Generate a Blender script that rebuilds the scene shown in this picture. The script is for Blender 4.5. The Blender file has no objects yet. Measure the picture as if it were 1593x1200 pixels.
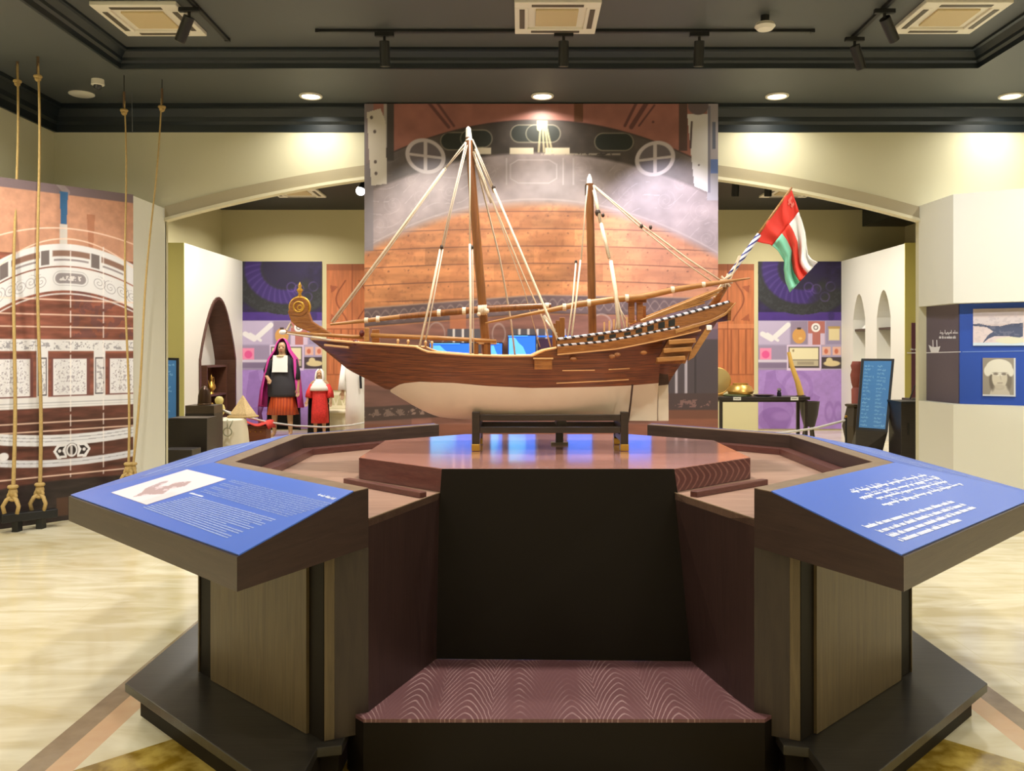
import bpy, bmesh, math, random
import numpy as np
from mathutils import Vector, Matrix
random.seed(7); RNG = np.random.default_rng(7)
S = bpy.context.scene
COL = S.collection
W, H = 1593, 1200
F, VX, VY, CZ = 1365.0, 812.0, 545.0, 1.5          # focal length (px), vanishing point, eye height

# ------------------------------------------------------------------ camera, world, lights
cd = bpy.data.cameras.new('camera'); cam = bpy.data.objects.new('camera', cd); COL.objects.link(cam)
cam.location = (0, 0, CZ); cam.rotation_euler = (math.pi/2, 0, 0)
cd.sensor_fit = 'HORIZONTAL'; cd.sensor_width = 36; cd.lens = 36*F/W
cd.shift_x = -(VX-W/2)/W; cd.shift_y = (VY-H/2)/W
cd.clip_start = .05; cd.clip_end = 80
S.camera = cam
wd = bpy.data.worlds.new('world'); S.world = wd; wd.use_nodes = True
wd.node_tree.nodes['Background'].inputs[0].default_value = (1, .97, .9, 1)
wd.node_tree.nodes['Background'].inputs[1].default_value = .05
S.view_settings.view_transform = 'Standard'; S.view_settings.look = 'None'
S.view_settings.exposure = -0.85; S.view_settings.gamma = 1
S.view_settings.use_curve_mapping = False

WARM = (1, .955, .84); NEUT = (1, .945, .88); COOL = (.90, .86, 1)
def area(loc, e, size=.16, col=WARM, spread=150, rot=(0, 0, 0)):
    d = bpy.data.lights.new('lamp', 'AREA'); d.shape = 'DISK'; d.size = size; d.energy = e; d.color = col; d.spread = math.radians(spread)
    o = bpy.data.objects.new('lamp', d); COL.objects.link(o); o.location = loc; o.rotation_euler = rot
    return o
def spot(loc, tgt, e, ang=40, col=NEUT, r=.008, blend=.7):
    d = bpy.data.lights.new('spot', 'SPOT'); d.energy = e; d.color = col; d.spot_size = math.radians(ang); d.spot_blend = blend; d.shadow_soft_size = r
    o = bpy.data.objects.new('spot', d); COL.objects.link(o); o.location = loc
    o.rotation_euler = (Vector(tgt)-Vector(loc)).to_track_quat('-Z', 'Y').to_euler()
    return o
# downlights in the lower ceiling; only the back row is in view
for x, e in ((-2.07, 22), (.2, 20), (2.5, 24), (4.79, 24)): area((x, 8.6, 3.975), e)
for y in (6.4, 4.2, 2.0, -.2):  # unseen side rows and the row behind the camera, added to light the room
    area((-4.35, y, 3.975), 80); area((4.85, y, 3.975), 85)
for x in (-2.07, .2, 2.5): area((x, -1.2, 3.975), 40)
# fill lamps added under the raised part of the ceiling, out of view
for x, y in ((-1.6, 5.6), (2.0, 5.6), (-1.6, 2.6), (2.0, 2.6)): area((x, y, 4.135), 62 if y > 4 else 45, .3, NEUT)
area((.15, 4.3, 4.135), 90, .3, NEUT, 110)
# track spots: on the mural, and on the ship from tracks in front
for x, tx, c, e in ((-1.137, -.8, NEUT, 380), (.345, .3, NEUT, 370), (1.466, 1.5, COOL, 640)):
    spot((x, 7.302, 3.852), (tx, 8.8, 2.35), e, 62, c)
spot((-2.3, 1.9, 4.0), (-.4, 4.5, 1.5), 330, 42); spot((2.5, 1.9, 4.0), (.6, 4.5, 1.5), 360, 42)
spot((.2, 1.2, 4.05), (.15, 4.4, 1.9), 240, 40)
spot((2.75, 5.4, 4.0), (5.0, 8.2, 2.4), 520, 46, (.90, .93, 1)); spot((-2.4, 5.0, 4.0), (-4.3, 7.6, 1.5), 520, 46, NEUT)
# back hall
for x, y in ((-4.2, 15.3), (4.6, 15.3)): area((x, y, 4.02), 80, .3, NEUT)  # added without fixtures to brighten the far wall
for x, y in ((-3.9, 11.2), (-4.2, 13.6), (-1.5, 13.5), (2.2, 13.5), (4.6, 13.6), (4.4, 11.0)): area((x, y, 4.02), 120, .3, NEUT)
spot((-3.6, 12.6, 3.9), (-4.2, 15.6, 1.3), 290, 50, NEUT); spot((3.8, 12.6, 3.9), (4.6, 15.8, 1.4), 190, 55, NEUT)

# ------------------------------------------------------------------ helpers
def lin(c):
    return tuple(((v/255)/12.92 if v/255 <= .04045 else ((v/255+.055)/1.055)**2.4) for v in c[:3])
def at(px, py, Y):
    return Vector(((px-VX)*Y/F, Y, CZ-(py-VY)*Y/F))

def mat(name, c, rough=.5, metal=0, spec=.5, emit=0, coat=0, var=0, scale=8, bump=0, trans=0):
    m = bpy.data.materials.new(name); m.use_nodes = True
    nt = m.node_tree; b = nt.nodes['Principled BSDF']
    L = lin(c)
    b.inputs['Base Color'].default_value = (*L, 1); b.inputs['Roughness'].default_value = rough
    b.inputs['Metallic'].default_value = metal; b.inputs['Specular IOR Level'].default_value = spec
    b.inputs['Coat Weight'].default_value = coat
    if emit:
        b.inputs['Emission Color'].default_value = (*L, 1); b.inputs['Emission Strength'].default_value = emit
    if var or bump:
        tc = nt.nodes.new('ShaderNodeTexCoord'); n = nt.nodes.new('ShaderNodeTexNoise'); n.inputs['Scale'].default_value = scale; n.inputs['Detail'].default_value = 4
        nt.links.new(tc.outputs['Object'], n.inputs['Vector'])
        if var:
            r = nt.nodes.new('ShaderNodeMix'); r.data_type = 'RGBA'
            r.inputs['A'].default_value = (*[v*(1-var) for v in L], 1); r.inputs['B'].default_value = (*[min(1, v*(1+var)) for v in L], 1)
            nt.links.new(n.outputs['Fac'], r.inputs['Factor']); nt.links.new(r.outputs['Result'], b.inputs['Base Color'])
        if bump:
            bp = nt.nodes.new('ShaderNodeBump'); bp.inputs['Strength'].default_value = bump; bp.inputs['Distance'].default_value = .01
            nt.links.new(n.outputs['Fac'], bp.inputs['Height']); nt.links.new(bp.outputs['Normal'], b.inputs['Normal'])
    return m

def N(nt, kind, **kw):
    n = nt.nodes.new(kind)
    for k, v in kw.items(): setattr(n, k, v)
    return n
def M(nt, op, a, b=None, c=None):
    n = nt.nodes.new('ShaderNodeMath'); n.operation = op
    for i, v in enumerate((a, b, c)):
        if v is None: continue
        if isinstance(v, (int, float)): n.inputs[i].default_value = v
        else: nt.links.new(v, n.inputs[i])
    return n.outputs[0]
def mixc(nt, fac, a, b):
    r = nt.nodes.new('ShaderNodeMix'); r.data_type = 'RGBA'
    for s, v in (('Factor', fac), ('A', a), ('B', b)):
        if isinstance(v, (int, float)): r.inputs[s].default_value = v
        elif isinstance(v, tuple): r.inputs[s].default_value = (*v, 1)
        else: nt.links.new(v, r.inputs[s])
    return r.outputs['Result']

def wood(name, c1, c2, rough=.4, stretch=(1, 1, 14), scale=6, spec=.5, coat=0, bump=.1):
    """straight fine grain; stretch gives the fine axes (large numbers run across the grain)"""
    m = bpy.data.materials.new(name); m.use_nodes = True; nt = m.node_tree; b = nt.nodes['Principled BSDF']
    tc = N(nt, 'ShaderNodeTexCoord'); mp = N(nt, 'ShaderNodeMapping'); mp.inputs['Scale'].default_value = stretch
    nt.links.new(tc.outputs['Object'], mp.inputs['Vector'])
    n = N(nt, 'ShaderNodeTexNoise'); n.inputs['Scale'].default_value = scale; n.inputs['Detail'].default_value = 5; n.inputs['Roughness'].default_value = .6; n.inputs['Distortion'].default_value = .6
    nt.links.new(mp.outputs[0], n.inputs['Vector'])
    f = M(nt, 'SMOOTH_MIN', M(nt, 'MAXIMUM', M(nt, 'MULTIPLY_ADD', n.outputs['Fac'], 2.4, -.7), 0), 1, .1)
    nt.links.new(mixc(nt, f, lin(c1), lin(c2)), b.inputs['Base Color'])
    b.inputs['Roughness'].default_value = rough; b.inputs['Specular IOR Level'].default_value = spec; b.inputs['Coat Weight'].default_value = coat; b.inputs['Coat Roughness'].default_value = .1
    if bump:
        bp = N(nt, 'ShaderNodeBump'); bp.inputs['Strength'].default_value = bump; bp.inputs['Distance'].default_value = .003
        nt.links.new(f, bp.inputs['Height']); nt.links.new(bp.outputs['Normal'], b.inputs['Normal'])
    return m

def grain(name, base, line, du, dv, plank, pitch, curve, rough=.4, thick=.3, off=40.3, wob=.14, strip=False):
    """cathedral grain: arches running along dv, boards of width plank laid along du (unit vectors)"""
    m = bpy.data.materials.new(name); m.use_nodes = True; nt = m.node_tree; b = nt.nodes['Principled BSDF']
    tc = N(nt, 'ShaderNodeTexCoord'); ns = N(nt, 'ShaderNodeTexNoise'); ns.inputs['Scale'].default_value = 3.2; ns.inputs['Detail'].default_value = 3
    nt.links.new(tc.outputs['Object'], ns.inputs['Vector'])
    def dot(v):
        d = N(nt, 'ShaderNodeVectorMath'); d.operation = 'DOT_PRODUCT'; nt.links.new(tc.outputs['Object'], d.inputs[0]); d.inputs[1].default_value = v; return d.outputs['Value']
    u = M(nt, 'DIVIDE', dot(du), plank); fu = M(nt, 'SUBTRACT', M(nt, 'FRACT', M(nt, 'ADD', u, off)), .5)
    au = M(nt, 'ABSOLUTE', M(nt, 'ADD', fu, M(nt, 'MULTIPLY_ADD', ns.outputs['Fac'], wob*2, -wob)))
    h = M(nt, 'ADD', dot(dv), M(nt, 'MULTIPLY', M(nt, 'POWER', au, 1.5), curve))
    h = M(nt, 'ADD', h, M(nt, 'MULTIPLY', ns.outputs['Fac'], pitch*1.3))
    s = M(nt, 'SINE', M(nt, 'MULTIPLY', h, 2*math.pi/pitch))
    f = M(nt, 'MINIMUM', M(nt, 'MAXIMUM', M(nt, 'MULTIPLY', M(nt, 'SUBTRACT', s, 1-2*thick), 1.6), 0), 1)
    n2 = N(nt, 'ShaderNodeTexNoise'); n2.inputs['Scale'].default_value = 90; nt.links.new(tc.outputs['Object'], n2.inputs['Vector'])
    if strip:
        n4 = N(nt, 'ShaderNodeTexNoise'); n4.inputs['Scale'].default_value = 1; mp = N(nt, 'ShaderNodeMapping'); mp.inputs['Scale'].default_value = (9, .8, 1); nt.links.new(tc.outputs['Object'], mp.inputs[0]); nt.links.new(mp.outputs[0], n4.inputs[0])
        f = M(nt, 'MULTIPLY', f, M(nt, 'MINIMUM', M(nt, 'MAXIMUM', M(nt, 'MULTIPLY_ADD', n4.outputs['Fac'], 6, -2.4), .12), 1))
    f = M(nt, 'MULTIPLY', f, M(nt, 'MULTIPLY_ADD', n2.outputs['Fac'], .9, .2))
    nt.links.new(mixc(nt, f, lin(base), lin(line)), b.inputs['Base Color']); b.inputs['Roughness'].default_value = rough
    return m

class MB:
    def __init__(s): s.v = []; s.f = []
    def add(s, v, f):
        o = len(s.v); s.v += [tuple(p) for p in v]; s.f += [tuple(i+o for i in q) for q in f]; return s
    def box(s, c, d, rz=0, rx=0, ry=0):
        R = Matrix.Rotation(rz, 3, 'Z') @ Matrix.Rotation(rx, 3, 'X') @ Matrix.Rotation(ry, 3, 'Y')
        v = [Vector(c)+R @ Vector((x*d[0]/2, y*d[1]/2, z*d[2]/2)) for z in (-1, 1) for x, y in ((-1, -1), (1, -1), (1, 1), (-1, 1))]
        return s.add(v, [(3, 2, 1, 0), (4, 5, 6, 7), (0, 1, 5, 4), (1, 2, 6, 5), (2, 3, 7, 6), (3, 0, 4, 7)])
    def prism(s, poly, z0, z1):
        n = len(poly); a = sum(poly[i][0]*poly[(i+1) % n][1]-poly[(i+1) % n][0]*poly[i][1] for i in range(n))
        if a < 0: poly = poly[::-1]
        v = [(*p[:2], z0) for p in poly]+[(*p[:2], z1) for p in poly]
        return s.add(v, [tuple(range(n-1, -1, -1)), tuple(range(n, 2*n))]+[(i, (i+1) % n, n+(i+1) % n, n+i) for i in range(n)])
    def hexa(s, b, t):      # bottom quad and top quad, both counter-clockwise from above
        return s.add(list(b)+list(t), [(3, 2, 1, 0), (4, 5, 6, 7), (0, 1, 5, 4), (1, 2, 6, 5), (2, 3, 7, 6), (3, 0, 4, 7)])
    def rings(s, R, cap0=True, cap1=True, closed=True):
        n = len(R[0]); v = [p for r in R for p in r]; f = []
        for k in range(len(R)-1):
            for i in range(n if closed else n-1):
                j = (i+1) % n; f.append((k*n+i, k*n+j, (k+1)*n+j, (k+1)*n+i))
        if closed and cap0: f.append(tuple(range(n-1, -1, -1)))
        if closed and cap1: f.append(tuple(range((len(R)-1)*n, len(R)*n)))
        return s.add(v, f)
    def tube(s, pts, r, n=8):
        pts = [Vector(p) for p in pts]; rr = r if hasattr(r, '__len__') else [r]*len(pts); R = []; prev = None
        for i, p in enumerate(pts):
            t = (pts[min(i+1, len(pts)-1)]-pts[max(i-1, 0)]).normalized()
            a = prev if prev is not None else (Vector((0, 0, 1)) if abs(t.z) < .9 else Vector((1, 0, 0)))
            u = (a-t*a.dot(t)).normalized(); prev = u; w = t.cross(u)
            R.append([p+(u*math.cos(2*math.pi*k/n)+w*math.sin(2*math.pi*k/n))*rr[i] for k in range(n)])
        return s.rings(R)
    def lathe(s, prof, c=(0, 0, 0), n=20):
        return s.rings([[(c[0]+r*math.cos(2*math.pi*k/n), c[1]+r*math.sin(2*math.pi*k/n), c[2]+z) for k in range(n)] for r, z in prof])
    def loft(s, prof, n=20, fold=0, nf=8):     # prof: (x,y,z,rx,ry)
        R = []
        for q in prof:
            x, y, z, rx, ry = q[:5]; fo = q[5] if len(q) > 5 else 0
            R.append([(x+rx*(1+fo*math.sin(nf*a))*math.cos(a), y+ry*(1+fo*math.sin(nf*a))*math.sin(a), z) for a in [2*math.pi*k/n for k in range(n)]])
        return s.rings(R)
    def ball(s, c, r, n=12):
        r = r if hasattr(r, '__len__') else (r, r, r)
        R = [[(c[0]+r[0]*math.sin(t)*math.cos(a), c[1]+r[1]*math.sin(t)*math.sin(a), c[2]-r[2]*math.cos(t)) for a in [2*math.pi*k/n for k in range(n)]] for t in [math.pi*(j+.02)/(n//2+.04) for j in range(n//2+1)]]
        return s.rings(R)
    def torus(s, c, R, r, axis='Z', n=20, k=8, sx=1):
        def q(a): 
            x, y = math.cos(a)*R*sx, math.sin(a)*R
            return Vector(c)+(Vector((x, y, 0)) if axis == 'Z' else Vector((x, 0, y)) if axis == 'Y' else Vector((0, x, y)))
        P = [q(2*math.pi*i/n) for i in range(n)]; Rg = []
        for i in range(n):
            t = (P[(i+1) % n]-P[i-1]).normalized(); o = (P[i]-Vector(c)).normalized(); o = (o-t*o.dot(t)).normalized(); w = t.cross(o)
            Rg.append([P[i]+(o*math.cos(2*math.pi*j/k)+w*math.sin(2*math.pi*j/k))*r for j in range(k)])
        return s.rings(Rg+[Rg[0]], False, False)
    def build(s, name, m, parent=None, smooth=False, bevel=0, kind=None):
        me = bpy.data.meshes.new(name)
        off = Vector(parent['_w']) if parent is not None else Vector((0, 0, 0))
        me.from_pydata([tuple(Vector(p)-off) for p in s.v], [], s.f); me.validate(); me.update()
        bm = bmesh.new(); bm.from_mesh(me); bmesh.ops.recalc_face_normals(bm, faces=bm.faces); bm.to_mesh(me); bm.free()
        if smooth:
            for p in me.polygons: p.use_smooth = True
            if smooth == 'auto': me.set_sharp_from_angle(angle=math.radians(35))
        return link(name, me, m, parent, bevel, kind, off)
def link(name, me, m, parent, bevel=0, kind=None, off=None):
    if m: me.materials.append(m)
    o = bpy.data.objects.new(name, me); COL.objects.link(o)
    if parent is not None: o.parent = parent
    if off is not None: o['_w'] = tuple(off)
    if bevel:
        b = o.modifiers.new('bevel', 'BEVEL'); b.width = bevel; b.segments = 2; b.limit_method = 'ANGLE'
    if kind: o['kind'] = kind
    return o
def tag(o, label, cat, group=None):
    o['label'] = label; o['category'] = cat
    if group: o['group'] = group
    return o
def thing(name, loc, label, cat, group=None):
    o = bpy.data.objects.new(name, None); COL.objects.link(o); o.location = loc; o['_w'] = tuple(loc); o.empty_display_size = .1
    return tag(o, label, cat, group)
def copy_tree(o, loc=None, parent=None):
    c = o.copy(); COL.objects.link(c)
    if parent is not None: c.parent = parent
    if loc is not None: c.location = loc; c['_w'] = tuple(loc)
    for ch in list(o.children): copy_tree(ch, None, c)
    return c
def struct(mb, name, m, bevel=0): return mb.build(name, m, None, bevel=bevel, kind='structure')
def evaluated(o):
    dg = bpy.context.evaluated_depsgraph_get(); dg.update()
    return bpy.data.meshes.new_from_object(o.evaluated_get(dg))
def carve(o, cutters):      # cut the openings once and throw the cutters away
    for i, mb in enumerate(cutters):
        c = mb.build('cutter', None); b = o.modifiers.new('cut', 'BOOLEAN'); b.operation = 'DIFFERENCE'; b.object = c; b.solver = 'EXACT'
        me = evaluated(o); o.modifiers.clear(); o.data = me; bpy.data.objects.remove(c)

PRINT = {}
def printmat(rough=.5, emit=0):
    k = (rough, emit)
    if k in PRINT: return PRINT[k]
    m = bpy.data.materials.new('printed_surface'); m.use_nodes = True; nt = m.node_tree; b = nt.nodes['Principled BSDF']
    a = N(nt, 'ShaderNodeAttribute'); a.attribute_name = 'ink'; nt.links.new(a.outputs['Color'], b.inputs['Base Color'])
    b.inputs['Roughness'].default_value = rough
    if emit: nt.links.new(a.outputs['Color'], b.inputs['Emission Color']); b.inputs['Emission Strength'].default_value = emit
    PRINT[k] = m; return m
def printed(name, o, ux, uz, nx, nz, paint, parent=None, rough=.5, emit=0, thick=.004):
    """flat print: corner o (lower left), edge vectors ux, uz; paint(u,v) -> sRGB 0..255 with v from the top"""
    o, ux, uz = Vector(o), Vector(ux), Vector(uz); off = Vector(parent['_w']) if parent is not None else Vector((0, 0, 0))
    nrm = ux.cross(uz).normalized()
    o2 = o-off+nrm*thick
    U, V = np.meshgrid(np.linspace(0, 1, nx), np.linspace(0, 1, nz))
    co = np.array(o2)[None, None]+U[..., None]*np.array(ux)+V[..., None]*np.array(uz)
    co = co.reshape(-1, 3)
    idx = np.arange(nx*nz).reshape(nz, nx)
    q = np.stack([idx[:-1, :-1], idx[:-1, 1:], idx[1:, 1:], idx[1:, :-1]], -1).reshape(-1, 4)
    rim = list(idx[0, :])+list(idx[1:, -1])+list(idx[-1, -2::-1])+list(idx[-2:0:-1, 0])
    nb = len(co); back = co[rim]-np.array(nrm)*thick
    side = [(rim[(i+1) % len(rim)], rim[i], nb+i, nb+(i+1) % len(rim)) for i in range(len(rim))]
    me = bpy.data.meshes.new(name)
    me.from_pydata(np.vstack([co, back]).tolist(), [], q.tolist()+side+[tuple(range(nb+len(rim)-1, nb-1, -1))])
    c = np.clip(np.asarray(paint(U, 1-V), float), 0, 255).reshape(-1, 3)/255
    c = np.where(c <= .04045, c/12.92, ((c+.055)/1.055)**2.4)
    full = np.ones((nb+len(rim), 4)); full[:nb, :3] = c; full[nb:, :3] = c[rim]
    at_ = me.color_attributes.new('ink', 'FLOAT_COLOR', 'POINT'); at_.data.foreach_set('color', full.astype(np.float32).ravel())
    me.update()
    return link(name, me, printmat(rough, emit), parent, 0, None, off)
# painting helpers on numpy grids
_ng = RNG.random((64, 64))
def noise(x, y):
    x0, y0 = np.floor(x).astype(int), np.floor(y).astype(int); fx, fy = x-x0, y-y0; fx = fx*fx*(3-2*fx); fy = fy*fy*(3-2*fy)
    g = lambda a, b: _ng[a % 64, b % 64]
    return (g(x0, y0)*(1-fx)+g(x0+1, y0)*fx)*(1-fy)+(g(x0, y0+1)*(1-fx)+g(x0+1, y0+1)*fx)*fy
def fbm(x, y): return .55*noise(x, y)+.3*noise(2.1*x+9, 2.1*y+3)+.15*noise(4.3*x, 4.3*y+7)
def put(c, m, col): m = np.clip(m, 0, 1)[..., None]; return c*(1-m)+np.array(col, float)*m
def soft(d, w=1.0): return np.clip(.5-d/w, 0, 1)                       # 1 where the signed distance is negative
def rect(x, y, a, b, c, d, w=1.0): return soft(np.maximum(np.maximum(a-x, x-c), np.maximum(b-y, y-d)), w)
def ell(x, y, cx, cy, rx, ry, w=1.0): return soft((np.hypot((x-cx)/rx, (y-cy)/ry)-1)*min(rx, ry), w)
def ring(x, y, cx, cy, rx, ry, t, w=1.0): return soft(np.abs((np.hypot((x-cx)/rx, (y-cy)/ry)-1)*min(rx, ry))-t, w)
def seg(x, y, a, b, t, w=1.0):
    dx, dy = b[0]-a[0], b[1]-a[1]; k = np.clip(((x-a[0])*dx+(y-a[1])*dy)/(dx*dx+dy*dy), 0, 1)
    return soft(np.hypot(x-a[0]-k*dx, y-a[1]-k*dy)-t, w)
def poly(x, y, pts, w=None):
    ins = np.zeros(x.shape, bool); n = len(pts)
    for i in range(n):
        (x1, y1), (x2, y2) = pts[i], pts[(i+1) % n]
        if y1 != y2: ins ^= ((y1 > y) != (y2 > y)) & (x < (x2-x1)*(y-y1)/(y2-y1)+x1)
    return ins.astype(float)
def scroll(x, y, cx, cy, r, turn=1, t=1.0):       # carved spiral
    a = np.arctan2(y-cy, (x-cx)*turn); d = np.hypot(x-cx, y-cy)
    k = (d/r*2.2-a/(2*np.pi)) % 1.0
    return soft(np.abs(k-.5)*r/2.2-t, 1.2)*(d < r)
def interp(x, tab): t = np.array(tab, float); return np.interp(x, t[:, 0], t[:, 1])

# ------------------------------------------------------------------ materials
WALL = mat('wall_paint', (214, 208, 178), .6, var=.02, scale=3)
WALLW = mat('white_wall_paint', (227, 225, 213), .55)
OLIVE = mat('olive_wall_paint', (206, 196, 150), .65)
CEIL = mat('dark_ceiling_paint', (78, 81, 79), .55)
CROWN = mat('black_crown_paint', (22, 30, 35), .4)
WHITE = mat('white_plastic', (226, 220, 204), .45)
CREAM = mat('cream_filter', (200, 180, 138), .6)
BLACK = mat('black_plastic', (20, 20, 20), .45)
DARKM = mat('dark_metal', (38, 37, 36), .4, metal=.3)
LAMP = mat('lamp_glow', (255, 250, 225), emit=9)
ROPE = mat('hemp_rope', (176, 148, 92), .8, var=.25, scale=60, bump=.4)
BRASS = mat('brass', (190, 150, 70), .3, metal=.9)
def floor_mat():
    m = bpy.data.materials.new('polished_marble'); m.use_nodes = True; nt = m.node_tree; b = nt.nodes['Principled BSDF']
    tc = N(nt, 'ShaderNodeTexCoord'); sp = N(nt, 'ShaderNodeSeparateXYZ'); nt.links.new(tc.outputs['Object'], sp.inputs[0])
    X, Y = sp.outputs[0], sp.outputs[1]
    mp = N(nt, 'ShaderNodeMapping'); mp.inputs['Scale'].default_value = (.9, 3.2, 1); mp.inputs['Rotation'].default_value = (0, 0, .35); nt.links.new(tc.outputs['Object'], mp.inputs[0])
    n = N(nt, 'ShaderNodeTexNoise'); n.inputs['Scale'].default_value = 1.6; n.inputs['Detail'].default_value = 7; n.inputs['Distortion'].default_value = 1.2; nt.links.new(mp.outputs[0], n.inputs[0])
    f = M(nt, 'MINIMUM', M(nt, 'MAXIMUM', M(nt, 'MULTIPLY_ADD', n.outputs['Fac'], 3.2, -1.15), 0), 1)
    c = mixc(nt, f, lin((206, 192, 152)), lin((232, 224, 196)))
    tx = M(nt, 'ABSOLUTE', M(nt, 'SUBTRACT', M(nt, 'FRACT', M(nt, 'ADD', M(nt, 'DIVIDE', X, .8), 20.2)), .5))
    ty = M(nt, 'ABSOLUTE', M(nt, 'SUBTRACT', M(nt, 'FRACT', M(nt, 'ADD', M(nt, 'DIVIDE', Y, .8), 20.4)), .5))
    j = M(nt, 'GREATER_THAN', M(nt, 'MAXIMUM', tx, ty), .4965)
    c = mixc(nt, M(nt, 'MULTIPLY', j, .6), c, lin((214, 204, 160)))
    ax = M(nt, 'ABSOLUTE', M(nt, 'SUBTRACT', X, .14))
    ay = M(nt, 'ABSOLUTE', M(nt, 'SUBTRACT', Y, 4.45)); mx = M(nt, 'MAXIMUM', ax, ay)
    def band(v, a, d): return M(nt, 'MULTIPLY', M(nt, 'GREATER_THAN', v, a), M(nt, 'LESS_THAN', v, d))
    v2 = N(nt, 'ShaderNodeTexVoronoi'); v2.inputs['Scale'].default_value = 4.5; nt.links.new(tc.outputs['Object'], v2.inputs[0])
    ins = M(nt, 'MULTIPLY', M(nt, 'LESS_THAN', ax, 1.74), M(nt, 'GREATER_THAN', M(nt, 'ADD', ax, ay), 2.02))
    ins = M(nt, 'MULTIPLY', ins, M(nt, 'LESS_THAN', ay, 1.75)) 
    n3 = N(nt, 'ShaderNodeTexNoise'); n3.inputs['Scale'].default_value = 9; n3.inputs['Detail'].default_value = 4; nt.links.new(tc.outputs['Object'], n3.inputs[0])
    tri = M(nt, 'MULTIPLY', ins, M(nt, 'LESS_THAN', M(nt, 'SUBTRACT', ax, M(nt, 'SUBTRACT', ay, .0)), .42))
    yel = mixc(nt, M(nt, 'MINIMUM', M(nt, 'MAXIMUM', M(nt, 'MULTIPLY_ADD', n3.outputs['Fac'], 5, -2), 0), 1), lin((132, 104, 28)), lin((186, 160, 78)))
    c = mixc(nt, tri, c, yel)
    dk = mixc(nt, n3.outputs['Fac'], lin((120, 98, 74)), lin((176, 158, 128)))
    c = mixc(nt, band(ax, 1.84, 1.94), c, dk)
    pk = mixc(nt, n3.outputs['Fac'], lin((206, 160, 120)), lin((222, 190, 150)))
    c = mixc(nt, band(ax, 1.74, 1.84), c, pk)
    nt.links.new(c, b.inputs['Base Color']); b.inputs['Roughness'].default_value = .13; b.inputs['Specular IOR Level'].default_value = .55
    return m
FLOOR = floor_mat()

# ------------------------------------------------------------------ room shell
XL, XR, Z0, ZT = -4.79, 5.9, 4.0, 4.15
struct(MB().box((0.4, 7.5, -.05), (17.5, 20, .1)), 'floor', FLOOR)
mb = MB()                                               # lower ceiling: a frame around the raised tray
tx0, tx1, ty0, ty1 = -3.58, 4.06, .4, 7.79
for x0, x1, y0, y1 in ((XL-.2, tx0, -2.4, 9.4), (tx1, XR+.2, -2.4, 9.4), (tx0, tx1, -2.4, ty0), (tx0, tx1, ty1, 9.4)):
    mb.box(((x0+x1)/2, (y0+y1)/2, Z0+.14), (x1-x0, y1-y0, .28))
struct(mb, 'ceiling', CEIL)
struct(MB().box(((tx0+tx1)/2, (ty0+ty1)/2, ZT+.06), (tx1-tx0-.002, ty1-ty0-.002, .12)), 'ceiling_tray', CEIL)
def crown(name, path, z, drop, closed, inward):
    """moulding swept along a plan path; profile grows inward"""
    prof = [(0, 0), (.0, -drop), (.025, -drop), (.03, -drop*.72), (.055, -drop*.62), (.06, -drop*.45), (.1, -drop*.18), (.125, -drop*.14), (.125, 0)]
    n = len(path); R = []
    for i, p in enumerate(path):
        p = Vector(p); a = Vector(path[i-1]) if (closed or i) else None; b = Vector(path[(i+1) % n]) if (closed or i < n-1) else None
        d1 = (p-a).normalized() if a is not None else (b-p).normalized(); d2 = (b-p).normalized() if b is not None else d1
        n1 = Vector((-d1.y, d1.x))*inward; n2 = Vector((-d2.y, d2.x))*inward; m = (n1+n2); m = m/max(m.dot(n1), .2)
        R.append([(p.x+m.x*q, p.y+m.y*q, z+h) for q, h in prof])
    if closed: R.append(R[0])
    return struct(MB().rings(R, not closed, not closed), name, CROWN)
crown('trim_1', [(tx0, ty0), (tx1, ty0), (tx1, ty1), (tx0, ty1)], ZT, .155, True, 1)
crown('trim_2', [(XL, -2.2), (XR, -2.2), (XR, 9.0), (XL, 9.0)], Z0, .27, True, 1)
# arch wall
mb = MB(); ax0, ax1 = -3.65, 4.06
def arch_z(x): return 3.51-.0365*(x-.2)**2
xs = [ax0+(ax1-ax0)*i/40 for i in range(41)]
y0, y1 = 8.98, 9.05
mb.box(((XL-.2+ax0)/2, 9.015, 2.07), (ax0-XL+.2, .07, 4.14)); mb.box(((XR+.2+ax1)/2, 9.015, 2.07), (XR+.2-ax1, .07, 4.14))
for i in range(40):
    a, b = xs[i], xs[i+1]
    mb.hexa([(a, y0, arch_z(a)-.06), (b, y0, arch_z(b)-.06), (b, y1, arch_z(b)-.06), (a, y1, arch_z(a)-.06)], [(a, y0, 4.14), (b, y0, 4.14), (b, y1, 4.14), (a, y1, 4.14)])
struct(mb, 'wall_back', WALL)
mb = MB()
R = []
for x in xs:
    z = arch_z(x); R.append([(x, 8.985, z+.004), (x, 8.962, z), (x, 8.965, z-.118), (x, 9.05, z-.118), (x, 9.05, z)])
struct(MB().rings(R), 'trim_3', mat('arch_band_paint', (178, 166, 138), .6))
R = [[(x, 8.945, arch_z(x)-.119), (x, 8.94, arch_z(x)-.15), (x, 9.05, arch_z(x)-.15), (x, 9.05, arch_z(x)-.119)] for x in xs]
struct(MB().rings(R), 'trim_6', mat('arch_lip_paint', (222, 214, 184), .55))
struct(MB().box((XL-.1, 3.4, 2), (.2, 11.6, 4)), 'wall_left', WALL)
struct(MB().box((XR+.1, 3.4, 2), (.2, 11.6, 4)), 'wall_right', WALL)
struct(MB().box(((XL+XR)/2, -2.3, 2), (XR-XL+.4, .2, 4)), 'wall_front', WALL)
struct(MB().prism([(-3.65, 9.0), (-3.65, 8.2), (-4.79, 6.93), (-4.79, 9.0)], 0, 2.95), 'wall_left_wing', WALLW)
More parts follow.
